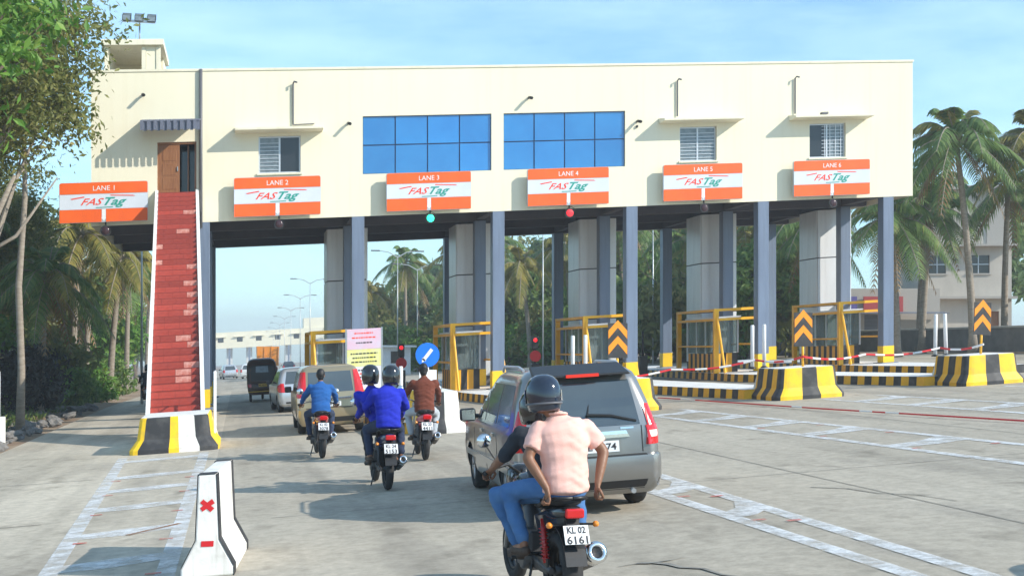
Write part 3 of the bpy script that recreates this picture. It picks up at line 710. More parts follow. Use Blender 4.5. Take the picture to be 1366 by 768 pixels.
# ------------------------------------------------------------------ chevron boards, marker posts, tapes, round sign, banner board
def chevron(x, y, h, label, lean=0):
    t = thing('chevron_sign', label, 'sign', x, y, h, group='arrow boards on the crash blocks'); t.rotation_euler = (0, R(lean), 0)
    MB().cyl((0,.04,0),(0,.04,.75),.035,n=8).build('post', 'yellow', t)
    w, z0, z1 = .27, .55, 1.48
    MB().box(-w, w, 0, .02, z0, z1).build('board', 'black', t)
    for k in range(2):
        b = z0 + .09 + k * .42; mb = MB()
        mb.prism([(-w+.01, b), (0, b + .30), (w-.01, b), (w-.01, b + .22), (0, b + .50), (-w+.01, b + .22)][::1], 1, -.006, 0)
        mb.build('chevron', 'orange_chevron', t)
mat('orange_chevron', (.92,.30,.01), rough=.45)
chevron(COLX[2]+.9, 32.5, .84, 'black and orange arrow board behind the roof of the grey car')
chevron(COLX[3]+1.25, 32.4, .84, 'black and orange arrow board on the nearer striped crash block')
chevron(COLX[4]+1.85, 32.8, .84, 'black and orange arrow board on the far right crash block', 2)
def posts(x, y, h, a, b, lab):
    for dx, ln in ((0, a), (.36, b)):
        o = thing('marker_post', '%s white marker post %s' % ('left' if dx == 0 else 'right', lab), 'post', x + dx, y, h, group='white marker posts'); o.rotation_euler = (0, R(ln), 0)
        MB().lathe([(.055,0),(.055,1.22),(.045,1.25),(0,1.25)], 10).build('tube', 'white_clean', o); MB().lathe([(.11,0),(.11,.03),(.06,.06)], 10).build('foot', 'plastic_black', o)
posts(14.3, 34.0, .80, 0, 0, 'beside the fifth front column'); posts(COLX[4]+1.15, 34.1, .80, 1, -2, 'behind the far right crash block')
posts(8.9, 33.6, .80, 0, 0, 'behind the roof of the grey car')
posts(3.75, 33.0, .27, 0, 0, 'near the blue round sign')
mat('tape_white', (.75,.72,.70), rough=.5)
def tape(name, pts, lab, w=.055, seg=.32, thick=.004, flat=False):
    o = thing(name, lab, 'tape', pts[0][0], pts[0][1]); o.location.z = 0
    P = []
    for a, b in zip(pts, pts[1:]):
        L = math.dist(a, b); n = max(1, int(L / seg))
        for i in range(n):
            f = i / n; sag = -.10 * math.sin(math.pi * f) * (0 if flat else 1)
            P.append((a[0]+(b[0]-a[0])*f, a[1]+(b[1]-a[1])*f, a[2]+(b[2]-a[2])*f + sag))
    P.append(pts[-1]); mb = MB()
    V = [(x - pts[0][0], y - pts[0][1], gz(x, y) + z) for x, y, z in P]
    for i in range(len(V) - 1):
        a, b = V[i], V[i+1]; mb.box
        if flat: mb.tube([a, b], .017, 6, 0 if rnd.random() < .8 else 1)
        else: mb.tube([a, b], w*.55, 6, i % 2)
    mb.build('ribbon', ['red', 'tape_white'], o); return o
tape('barrier_tape', [(9.5,34,.85),(12.0,34.4,.92),(14.35,33.9,1.05),(15.1,32.3,1.12)], 'red and white tape strung to the nearer striped crash block')
tape('barrier_tape', [(15.1,32.3,1.10),(17.6,33.6,1.02),(20.2,34.0,1.05),(20.8,32.7,1.12)], 'red and white tape strung to the far right crash block')
tape('fallen_tape', [(11.2,39.5,.05),(12.25,35.5,.05),(13.2,27.2,.05),(14.15,20.9,.05),(14.8,17.0,.05),(15.4,12.5,.05)], 'red tape trailing over the concrete in front of the closed lanes', w=.14, seg=.45, flat=True)
rs = thing('round_sign', 'round blue sign with a white slanted arrow', 'sign', 4.42, 30.3, .95)
MB().cyl((0,.05,0),(0,.05,.85),.04,n=8).build('post', 'white_clean', rs)
MB().prism([(.29*math.cos(R(a*10)), .86+.29*math.sin(R(a*10))) for a in range(36)], 1, 0, .02).build('disc', 'blue_sign', rs)
mb = MB()
def rot(x, z, a=-38): return (x*math.cos(R(a)) - z*math.sin(R(a)), -.005, .86 + x*math.sin(R(a)) + z*math.cos(R(a)))
mb.add([rot(*p) for p in ((-.04,-.17),(.04,-.17),(.04,.17),(-.04,.17))], [(0,1,2,3)])
mb.add([rot(*p) for p in ((-.06,-.13),(.06,-.13),(0,-.23))], [(0,2,1)]); mb.build('arrow', 'white_clean', rs)
MB().box(-.2,.22,.0,.015,.12,.5).build('plate', 'white_clean', rs)
bb = thing('banner_board', 'tall pink, yellow and white printed banner board on the island', 'banner', 3.82, 40.0, .27)
for x in (-.56,.56): MB().box(x-.025,x+.025,-.025,.025,0,2.38).build('post', 'steel', bb, sh=True)
for (z0, z1, c_) in ((1.72,2.36,'bn_pink'),(1.18,1.715,'bn_yellow'),(.45,1.175,'bn_white')):
    mat(c_, {'bn_pink':(.68,.42,.52),'bn_yellow':(.72,.68,.16),'bn_white':(.72,.70,.74)}[c_], {'bn_pink':(.62,.52,.62),'bn_yellow':(.66,.66,.36),'bn_white':(.66,.62,.68)}[c_], scale=3, rough=.5)
    MB().box(-.53,.53,-.03,-.01,z0,z1).build('panel', c_, bb, sh=True)
mb = MB()
for z, w, mi in ((2.22,.30,0),(2.08,.38,0),(1.92,.25,1),(1.58,.42,1),(1.45,.36,1),(1.32,.40,1),(1.06,.42,1),(.95,.4,0),(.84,.42,1),(.73,.38,0),(.62,.4,1)):
    x = -w
    while x < w:
        l = rnd.uniform(.03,.10); mb.box(x, min(x+l, w), -.033, -.0302, z-.022, z+.022, mi); x += l + .025
mb.build('print', ['sign_red','ink'], bb, sh=True, kind='stuff')
# lane signal with red disc and barrier machines under the canopy
def machine(x, y, lab, red=True):
    t = thing('barrier_machine', lab, 'barrier', x, y, group='barrier machines under the canopy')
    MB().box(-.16,.16,-.16,.16,0,1.0).build('cabinet', 'plastic_black', t, sh=True, bev=.02)
    MB().cyl((0,0,1.0),(0,0,2.0),.04,n=8).build('post', 'plastic_black', t)
    if red:
        MB().prism([(.22*math.cos(R(a*15)), 1.28+.22*math.sin(R(a*15))) for a in range(24)], 1, -.09, -.06).build('stop_disc', 'red', t)
        h = MB().box(-.13,.13,-.08,.08,1.55,2.05).build('signal_head', 'plastic_black', t, bev=.02)
        MB().lathe([(0,-.03),(.07,-.02),(.08,0),(0,0)],12,axis='y',c=(0,-.08,1.9)).build('lens', 'lamp_red', h)
machine(11.2, 48.0, 'black barrier machine with red disc in the fourth lane'); machine(15.9, 49.0, 'black barrier machine without a disc in the fifth lane', False); machine(6.3, 50.5, 'black barrier machine with red disc behind the blue round sign')
# ------------------------------------------------------------------ cars
mat('paint_grey', (.275,.268,.255), (.30,.293,.28), scale=1, rough=.28, metal=.75, coat=.7)
mat('paint_gold', (.40,.32,.20), (.37,.295,.185), scale=1, rough=.3, metal=.6, coat=.7)
mat('paint_silver', (.58,.60,.62), (.55,.57,.59), scale=1, rough=.3, metal=.6, coat=.7)
mat('paint_white', (.78,.78,.77), rough=.3, coat=.7) if False else None
mat('car_white', (.78,.78,.77), rough=.3, coat=.7); mat('car_dark', (.03,.035,.05), rough=.3, coat=.6)
mat('alloy', (.42,.43,.44), rough=.3, metal=.9); mat('seam', (.02,.02,.02), rough=.8)
def interp(tab, z, k):
    if z <= tab[0][0]: return tab[0][k]
    for a, b in zip(tab, tab[1:]):
        if z <= b[0]:
            f = (z - a[0]) / (b[0] - a[0]); return a[k] + (b[k] - a[k]) * f
    return tab[-1][k]
class Car:
    def __init__(s, rings, rad=.16, radf=.3): s.r = rings; s.rr = rad; s.rf = radf
    def hw(s, z): return interp(s.r, z, 1)
    def yf(s, z): return interp(s.r, z, 2)
    def yr(s, z): return interp(s.r, z, 3)
    def ring(s, z, w, yf, yr):
        rr = min(s.rr, w*.9); rf = min(s.rf, w*.9, (yf-yr)*.4); p = []
        def arc(cx, cy, r, a0, n=7):
            for k in range(n): a = R(a0 + 90 * k / (n-1)); p.append((cx + r*math.cos(a), cy + r*math.sin(a), z))
        arc(w-rr, yr+rr, rr, -90); 
        for f in (.2,.4,.6,.8): p.append((w, yr+rr + (yf-rf-yr-rr)*f, z))
        arc(w-rf, yf-rf, rf, 0); arc(-w+rf, yf-rf, rf, 90)
        for f in (.8,.6,.4,.2): p.append((-w, yr+rr + (yf-rf-yr-rr)*f, z))
        arc(-w+rr, yr+rr, rr, 180)
        return p
    def rear(s, x, z, off=0.):
        w = s.hw(z); rr = min(s.rr, w*.9); y = s.yr(z); e = abs(x) - (w - rr)
        if e > 0: y += rr - math.sqrt(max(0, rr*rr - e*e))
        return (x, y - off, z)
    def side(s, y, z, sg, off=0.):
        w = s.hw(z); rr = min(s.rr, w*.9); yr = s.yr(z); e = yr + rr - y; x = w
        if e > 0: x = w - rr + math.sqrt(max(0, rr*rr - min(e, rr)**2))
        rf = min(s.rf, w*.9); e = y - (s.yf(z) - rf)
        if e > 0: x = w - rf + math.sqrt(max(0, rf*rf - min(e, rf)**2))
        return (sg * (x + off), y, z)
    def patch(s, fn, c, off, n=(6, 4), mi=0, mb=None):
        """c: four (a,z) corners, counter-clockwise from lower left"""
        mb = mb or MB(); vs = []; nx, nz_ = n
        for lay in (off, -.012):
            for j in range(nz_ + 1):
                for i in range(nx + 1):
                    u = i / nx; v = j / nz_
                    a = (c[0][0]*(1-u)+c[1][0]*u)*(1-v) + (c[3][0]*(1-u)+c[2][0]*u)*v
                    z = (c[0][1]*(1-u)+c[1][1]*u)*(1-v) + (c[3][1]*(1-u)+c[2][1]*u)*v
                    vs.append(fn(a, z, lay))
        C = nx + 1; M = C * (nz_ + 1); fs = []
        for j in range(nz_):
            for i in range(nx): fs.append((j*C+i, j*C+i+1, (j+1)*C+i+1, (j+1)*C+i))
        edge = [i for i in range(C)] + [j*C+nx for j in range(1, nz_+1)] + [nz_*C+i for i in range(nx-1, -1, -1)] + [j*C for j in range(nz_-1, 0, -1)]
        for a, b in zip(edge, edge[1:] + edge[:1]): fs.append((a, a+M, b+M, b))
        mb.add(vs, fs, mi, False); return mb
    def body(s, paint, root, axles, wr, sub='plastic_black'):
        mb = MB(); rg = [s.ring(*r[:4]) for r in s.r]; n = len(rg[0]); vs = [p for q in rg for p in q]; fs = []
        for i in range(len(rg) - 1):
            for k in range(n): fs.append((i*n+k, i*n+(k+1) % n, (i+1)*n+(k+1) % n, (i+1)*n+k))
        fs.append(tuple(reversed(range(n)))); fs.append(tuple((len(rg)-1)*n + k for k in range(n)))
        mb.add(vs, fs, 0, True); me = mb.mesh('body', [paint, sub])
        o = bpy.data.objects.new('tmp', me); col.objects.link(o); cut = []
        for y in axles:
            for sg in (-1, 1):
                w = s.hw(.5); a, b = sorted((sg*(w-.26), sg*(w+.2)))
                c = MB().lathe([(0,a),(wr,a),(wr,b),(0,b)], 28, axis='x', c=(0,y,wr-.055)).mesh('cut', ['plastic_black'])
                for p in c.polygons: p.material_index = 0; p.use_smooth = False
                co = bpy.data.objects.new('cut', c); col.objects.link(co); cut.append(co)
                m = o.modifiers.new('b', 'BOOLEAN'); m.operation = 'DIFFERENCE'; m.object = co; m.solver = 'EXACT'
                try: m.material_mode = 'TRANSFER'
                except Exception: pass
        bpy.context.view_layer.update()
        m2 = bpy.data.meshes.new_from_object(o.evaluated_get(bpy.context.evaluated_depsgraph_get()))
        for c in cut + [o]: bpy.data.objects.remove(c)
        m2.set_sharp_from_angle(angle=R(38)); return link('body', m2, root)
def wheel_mesh(r, w, rim, spokes=5, name='wheel'):
    t = MB().lathe([(rim, -w), (r-.03, -w), (r-.008, -w*.8), (r, -w*.4), (r, w*.4), (r-.008, w*.8), (r-.03, w), (rim, w)], 28, axis='x', closed=True)
    a = MB().lathe([(rim+.004, -w*.85), (rim-.02, -w*.8), (rim-.03, w*.3), (rim-.012, w*.86), (rim+.004, w*.86)], 28, axis='x', closed=True)
    for k in range(spokes):
        q = 2*math.pi*k/spokes; c, s_ = math.cos(q), math.sin(q)
        for d in (-.16, .16):
            a.tube([(w*.66, .04*c, .04*s_), (w*.72, (rim-.02)*math.cos(q+d), (rim-.02)*math.sin(q+d))], [.03, .02], 6)
    a.lathe([(0,w*.3),(.07,w*.3),(.075,w*.7),(.0,w*.78)], 14, axis='x')
    d = MB().lathe([(0,w*.2),(rim-.03,w*.2),(rim-.03,w*.24),(0,w*.24)], 20, axis='x')
    return t.mesh('tyre', 'rubber'), a.mesh('rim', 'alloy'), d.mesh('brake_disc', 'plastic_black')
WH = {}
def wheels(root, C, axles, r, w=.105, rim=.20):
    k = (r, w, rim)
    if k not in WH: WH[k] = wheel_mesh(r, w, rim)
    t, a, d = WH[k]
    for y in axles:
        for sg in (-1, 1):
            o = link('wheel', t, root, (sg*(C.hw(.5)-w-.02), y, r), (0, 0, 0 if sg > 0 else math.pi)); link('rim', a, o); link('brake_disc', d, o)
def plate(C, root, s, x, z, w, h, off, mat_='plate_white', size=.085):
    p = C.patch(C.rear, [(x-w/2,z-h/2),(x+w/2,z-h/2),(x+w/2,z+h/2),(x-w/2,z+h/2)], off, (2,2)).build('number_plate', mat_, root)
    t = MB(); text(t, s, size, lambda a, b: C.rear(x + a, z + b, off + .004), 0, bold=.002, width=w*.86); t.build('characters', 'ink', p)

# --- grey people carrier
def grey_suv():
    r = thing('people_carrier', 'grey metallic people carrier with dark rear window in front of the pillion rider', 'car', 4.06, 14.35, rz=R(-2.0), tilt=True)
    C = Car([(.23,.80,4.40,.12),(.30,.86,4.50,.05),(.42,.885,4.56,.0),(.60,.89,4.57,-.01),(.685,.888,4.56,0.0),(.70,.885,4.55,.075),(.95,.885,4.46,.085),(1.0,.878,4.34,.09),
             (1.035,.868,3.42,.095),(1.30,.806,2.98,.18),(1.58,.722,2.46,.30),(1.66,.685,2.28,.345),(1.715,.62,2.10,.44),(1.745,.50,1.9,.60),(1.755,.35,1.7,.8)], .15, .34)
    C.body('paint_grey', r, (.98, 3.73), .37); wheels(r, C, (.98, 3.73), .325, .10, .20)
    g = C.patch(C.rear, [(-.645,1.045),(.645,1.045),(.575,1.575),(-.575,1.575)], .006, (10,5)).build('rear_window', 'car_glass', r)
    for sg in (-1, 1):
        S = lambda y, z, off, sg=sg: C.side(y, z, sg, off)
        for (a, b, c, d) in ((.50,1.36,.50,1.36),(1.42,2.24,1.42,2.24),(2.30,3.20,2.30,2.66)):
            C.patch(S, [(a+.04,1.07),(b,1.07),(d,1.565),(c+.10 if a < 1 else c,1.565)], .005, (4,4)).build('side_window', 'car_glass', r)
        tl = C.patch(C.rear, [(sg*.70,.80),(sg*.895,.80),(sg*.875,1.03),(sg*.735,1.03)], .014, (6,4)).build('tail_lamp', 'tail_red', r)
        C.patch(C.rear, [(sg*.735,1.032),(sg*.873,1.032),(sg*.79,1.28),(sg*.70,1.28)], .012, (6,4)).build('lamp_upper', 'tail_red', tl)
        C.patch(C.rear, [(sg*.715,.885),(sg*.872,.885),(sg*.868,.965),(sg*.725,.965)], .018, (4,2)).build('reversing_lamp', 'lamp_clear', tl)
        C.patch(S, [(.04,.80),(.30,.82),(.22,1.03),(.08,1.03)], .010, (5,4)).build('lamp_side', 'tail_red', tl)
        for y in (1.39, 2.27, 3.30): C.patch(S, [(y-.006,.42),(y+.006,.42),(y+.006 if y < 3 else y-.04,1.03),(y-.006 if y < 3 else y-.05,1.03)], .0025, (1,5)).build('door_seam', 'seam', r)
        for y in (1.5, 2.42): C.patch(S, [(y,.905),(y+.2,.905),(y+.2,.945),(y,.945)], .025, (2,1)).build('door_handle', 'paint_grey', r)
        C.patch(S, [(.55,.50),(4.0,.50),(4.0,.585),(.55,.585)], .012, (8,1)).build('side_trim', 'paint_grey', r)
        mr = MB(); mr.tube([(sg*.84,3.02,1.08),(sg*.93,3.02,1.10)], .03, 6); mr.build('mirror_arm', 'plastic_black', r)
        mm = MB().box(sg*1.0-.11, sg*1.0+.11, 2.96, 3.10, 1.02, 1.20).build('wing_mirror', 'plastic_black', r, bev=.04, seg=3)
        MB().box(sg*1.0-.09, sg*1.0+.09, 2.955, 2.961, 1.04, 1.18).build('mirror_glass', 'chrome', mm)
        MB().tube([(sg*.60,.75,1.735),(sg*.615,.95,1.775),(sg*.615,2.0,1.77),(sg*.60,2.2,1.70)], .018, 6).build('roof_rail', 'aluminium', r)
    C.patch(C.side and (lambda x, z, off: (x, C.yf(z) + off, z)), [(-.72,1.06),(.72,1.06),(.60,1.57),(-.60,1.57)], .006, (6,4)).build('windscreen', 'car_glass', r)
    sp = MB().add([(-.60,.20,1.635),(.60,.20,1.635),(.56,.62,1.755),(-.56,.62,1.755),(-.58,.20,1.665),(.58,.20,1.665),(.55,.62,1.785),(-.55,.62,1.785)],
        [(0,3,2,1),(4,5,6,7),(0,1,5,4),(1,2,6,5),(2,3,7,6),(3,0,4,7)]).build('spoiler', 'plastic_black', r, bev=.012)
    MB().box(-.2,.2,.185,.205,1.634,1.672).build('brake_lamp', 'tail_red_lit', sp)
    gn = C.patch(C.rear, [(-.50,.905),(.50,.905),(.46,.985),(-.46,.985)], .03, (6,2)).build('chrome_garnish', 'chrome', r)
    C.patch(C.rear, [(-.40,.72),(.40,.72),(.40,.90),(-.40,.90)], .002, (4,2)).build('plate_recess', 'paint_grey', r)
    plate(C, r, 'KL 1974', .12, .805, .50, .13, .012, size=.11)
    C.patch(C.rear, [(-.86,.685),(.86,.685),(.86,.70),(-.86,.70)], .004, (10,1)).build('bumper_seam', 'seam', r)
    C.patch(C.rear, [(-.80,.29),(.80,.29),(.84,.40),(-.84,.40)], .004, (10,2)).build('lower_trim', 'plastic_black', r)
    MB().tube([(-.05,.155,1.08),(.0,.10,1.12),(.05,.19,1.30)], .014, 6).tube([(.0,.10,1.19),(.30,.105,1.165),(.60,.10,1.085)], .015, 6).build('wiper', 'plastic_black', r)
    for (a, b, c, d) in ((-.66,-.655,.72,1.03),(.655,.66,.72,1.03)): C.patch(C.rear, [(a-.004,c),(b+.004,c),(b+.004,d),(a-.004,d)], .003, (1,4)).build('tailgate_seam', 'seam', r)
    C.patch(C.rear, [(.40,1.0),(.56,1.0),(.56,1.022),(.40,1.022)], .006, (2,1)).build('badge', 'chrome', r)
    MB().cyl((.5,.0,.27),(.5,.25,.27),.03,n=10).build('exhaust', 'steel', r)
    # interior seen through the glass is dark: seats
    return r
mat('tail_red_lit', (.75,.03,.015), rough=.2)
grey_suv()

# --- gold people carrier further on
def gold_van():
    r = thing('minivan', 'gold minivan with tall red tail lamps behind the rider in the denim blue shirt', 'car', 2.25, 31.4, rz=R(0), tilt=True)
    C = Car([(.22,.74,4.1,.10),(.30,.80,4.2,.03),(.45,.83,4.25,0),(.62,.835,4.25,0),(.66,.83,4.24,.05),(.95,.83,4.15,.07),(1.0,.82,4.0,.075),(1.03,.81,3.2,.08),(1.3,.76,2.9,.14),(1.55,.69,2.5,.22),(1.63,.64,2.3,.30),(1.68,.5,2.0,.5),(1.69,.3,1.8,.8)], .12, .3)
    C.body('paint_gold', r, (.9, 3.4), .35); wheels(r, C, (.9, 3.4), .31, .095, .19)
    C.patch(C.rear, [(-.56,1.03),(.56,1.03),(.52,1.53),(-.52,1.53)], .006, (8,4)).build('rear_window', 'car_glass', r)
    for sg in (-1, 1):
        S = lambda y, z, off, sg=sg: C.side(y, z, sg, off)
        C.patch(C.rear, [(sg*.60,.92),(sg*.82,.92),(sg*.70,1.55),(sg*.58,1.55)], .015, (6,5)).build('tail_lamp', 'tail_red', r)
        C.patch(C.rear, [(sg*.64,.80),(sg*.82,.80),(sg*.82,.915),(sg*.62,.915)], .013, (6,2)).build('reflector', 'lamp_clear', r)
        C.patch(S, [(.05,.95),(.2,.95),(.26,1.5),(.24,1.55)], .012, (3,4)).build('lamp_side', 'tail_red', r)
        for (a, b, d) in ((.42,1.3,1.3),(1.36,2.15,2.15),(2.21,3.0,2.55)): C.patch(S, [(a,1.06),(b,1.06),(d,1.52),(a+.05,1.52)], .005, (3,3)).build('side_window', 'car_glass', r)
        for y in (1.33, 2.18): C.patch(S, [(y-.006,.42),(y+.006,.42),(y+.006,1.02),(y-.006,1.02)], .0025, (1,4)).build('door_seam', 'seam', r)
        MB().box(sg*.93-.09, sg*.93+.09, 2.8, 2.92, .98, 1.14).build('wing_mirror', 'plastic_black', r, bev=.03)
    C.patch(lambda x, z, off: (x, C.yf(z) + off, z), [(-.68,1.05),(.68,1.05),(.58,1.52),(-.58,1.52)], .006, (6,4)).build('windscreen', 'car_glass', r)
    MB().box(-.5,.5,-.01,.06,.84,.90).build('handle_trim', 'chrome', r, bev=.01)
    plate(C, r, 'KL 8142', 0, .745, .48, .12, .012, size=.1)
    C.patch(C.rear, [(-.78,.30),(.78,.30),(.80,.42),(-.80,.42)], .004, (8,2)).build('lower_trim', 'plastic_black', r)
    C.patch(C.rear, [(-.8,.645),(.8,.645),(.8,.66),(-.8,.66)], .005, (8,1)).build('bumper_seam', 'seam', r)
gold_van()
def hatch(name, label, paint, x, y, rz=0, far=False):
    r = thing(name, label, 'car', x, y, rz=rz, tilt=True)
    C = Car([(.2,.70,3.5,.1),(.28,.77,3.62,.02),(.45,.80,3.68,0),(.62,.80,3.68,.01),(.86,.80,3.58,.05),(.90,.79,3.4,.06),(.93,.78,2.75,.07),(1.2,.70,2.3,.24),(1.40,.62,1.95,.40),(1.46,.55,1.8,.52),(1.49,.35,1.6,.75)], .16, .3)
    C.body(paint, r, (.7, 3.0), .33); wheels(r, C, (.7, 3.0), .29, .085, .18)
    C.patch(C.rear, [(-.56,.95),(.56,.95),(.46,1.36),(-.46,1.36)], .006, (8,4)).build('rear_window', 'car_glass', r)
    for sg in (-1, 1):
        S = lambda y, z, off, sg=sg: C.side(y, z, sg, off)
        C.patch(C.rear, [(sg*.58,.68),(sg*.79,.68),(sg*.72,.98),(sg*.60,.98)], .014, (6,4)).build('tail_lamp', 'tail_red', r)
        C.patch(S, [(.04,.70),(.26,.72),(.22,.92),(.10,.95)], .010, (4,3)).build('lamp_side', 'tail_red', r)
        for (a, b, c_, d) in ((.45,1.2,.62,1.18),(1.26,2.6,1.26,2.05)): C.patch(S, [(a,.96),(b,.96),(d,1.35),(c_,1.35)], .005, (3,3)).build('side_window', 'car_glass', r)
        C.patch(S, [(1.227,.40),(1.239,.40),(1.239,.92),(1.227,.92)], .0025, (1,4)).build('door_seam', 'seam', r)
        MB().box(sg*.88-.08, sg*.88+.08, 2.4, 2.5, .92, 1.05).build('wing_mirror', 'plastic_black', r, bev=.03)
    C.patch(lambda x, z, off: (x, C.yf(z) + off, z), [(-.62,.96),(.62,.96),(.52,1.36),(-.52,1.36)], .006, (6,4)).build('windscreen', 'car_glass', r)
    plate(C, r, 'KL 5306', 0, .60, .46, .11, .012, size=.09)
    C.patch(C.rear, [(-.72,.26),(.72,.26),(.75,.36),(-.75,.36)], .004, (8,2)).build('lower_trim', 'plastic_black', r)
hatch('hatchback', 'silver hatchback between the auto rickshaw and the gold minivan', 'paint_silver', 2.1, 43.0, R(4))
hatch('hatchback', 'small white car far off on the road left of the auto rickshaw', 'car_white', .85, 132.0, R(-12))
hatch('hatchback', 'silver car far off on the road at the left edge of the lane', 'paint_silver', -.9, 140.0, R(8))
hatch('hatchback', 'dark far off car beyond the silver hatchback', 'car_dark', 6.4, 170.0)

# --- auto rickshaw
def rickshaw():
    r = thing('auto_rickshaw', 'black auto rickshaw seen from behind on the road ahead', 'auto rickshaw', .98, 53.5, tilt=True)
    C = Car([(.28,.50,2.5,.05),(.36,.60,2.6,.0),(.62,.63,2.6,0),(.80,.63,2.4,.03),(.82,.62,1.9,.05),(1.3,.61,1.75,.10),(1.58,.58,1.62,.16),(1.72,.50,1.55,.26),(1.78,.34,1.4,.45)], .14, .3)
    C.body('rick_body', r, (.38,), .28)
    C.patch(C.rear, [(-.56,.86),(.56,.86),(.50,1.62),(-.50,1.62)], .008, (8,4)).build('canvas', 'plastic_black', r)
    C.patch(C.rear, [(-.26,1.2),(.26,1.2),(.24,1.46),(-.24,1.46)], .014, (4,2)).build('rear_window', 'window_grey', r)
    for sg in (-1, 1):
        S = lambda y, z, off, sg=sg: C.side(y, z, sg, off)
        C.patch(S, [(.3,.84),(1.8,.84),(1.55,1.6),(.3,1.6)], .006, (4,3)).build('side_canvas', 'plastic_black', r)
        C.patch(C.rear, [(sg*.46,.60),(sg*.60,.60),(sg*.60,.74),(sg*.46,.74)], .014, (3,3)).build('tail_lamp', 'tail_red', r)
    t = MB().lathe([(.11,-.05),(.2,-.055),(.225,0),(.2,.055),(.11,.05)], 20, axis='x', closed=True).mesh('wheel', 'rubber')
    for x, y in ((-.52,.38),(.52,.38),(0,2.45)): link('wheel', t, r, (x, y, .225))
    MB().tube([(-.6,-.03,.42),(.6,-.03,.42)], .025, 8).build('bumper_bar', 'rick_trim', r)
    plate(C, r, 'KL 2217', 0, .68, .34, .12, .014, 'rick_trim', .09)
mat('rick_body', (.05,.018,.012), rough=.4, coat=.3); mat('rick_trim', (.65,.38,.04), rough=.5)
rickshaw()

# ------------------------------------------------------------------ motorcycles
mat('bike_black', (.012,.012,.013), rough=.25, coat=.5); mat('seat_black', (.014,.014,.015), rough=.7, bump=.08, bscale=60)
mat('engine_grey', (.10,.10,.105), rough=.5, metal=.6); mat('bike_red', (.38,.012,.012), rough=.25, coat=.6); mat('bike_pink', (.52,.06,.10), rough=.3, coat=.5)
mat('bike_blue', (.02,.03,.09), rough=.25, coat=.6); mat('bike_silver', (.4,.4,.42), rough=.3, metal=.8)
def spoked(root, y, r, w, mag=True, name='wheel'):
    o = MB().lathe([(r-.10,-w*.7),(r-.05,-w),(r-.015,-w*.75),(r,0),(r-.015,w*.75),(r-.05,w),(r-.10,w*.7)], 30, axis='x', closed=True).build(name, 'rubber', root, loc=(0,y,r))
    mb = MB().lathe([(r-.095,-w*.6),(r-.125,-w*.5),(r-.125,w*.5),(r-.095,w*.6)], 30, axis='x', closed=True)
    for k in range(6):
        q = math.pi*2*k/6; mb.tube([(0,.03*math.cos(q),.03*math.sin(q)),(0,(r-.11)*math.cos(q+.15),(r-.11)*math.sin(q+.15))], .016, 6)
    mb.cyl((-.07,0,0),(.07,0,0),.045,n=12); mb.build('rim', 'plastic_black', o)
    MB().lathe([(.06,.072),(.12,.072),(.12,.078),(.06,.078)], 20, axis='x', closed=True).build('brake_disc', 'steel', o)
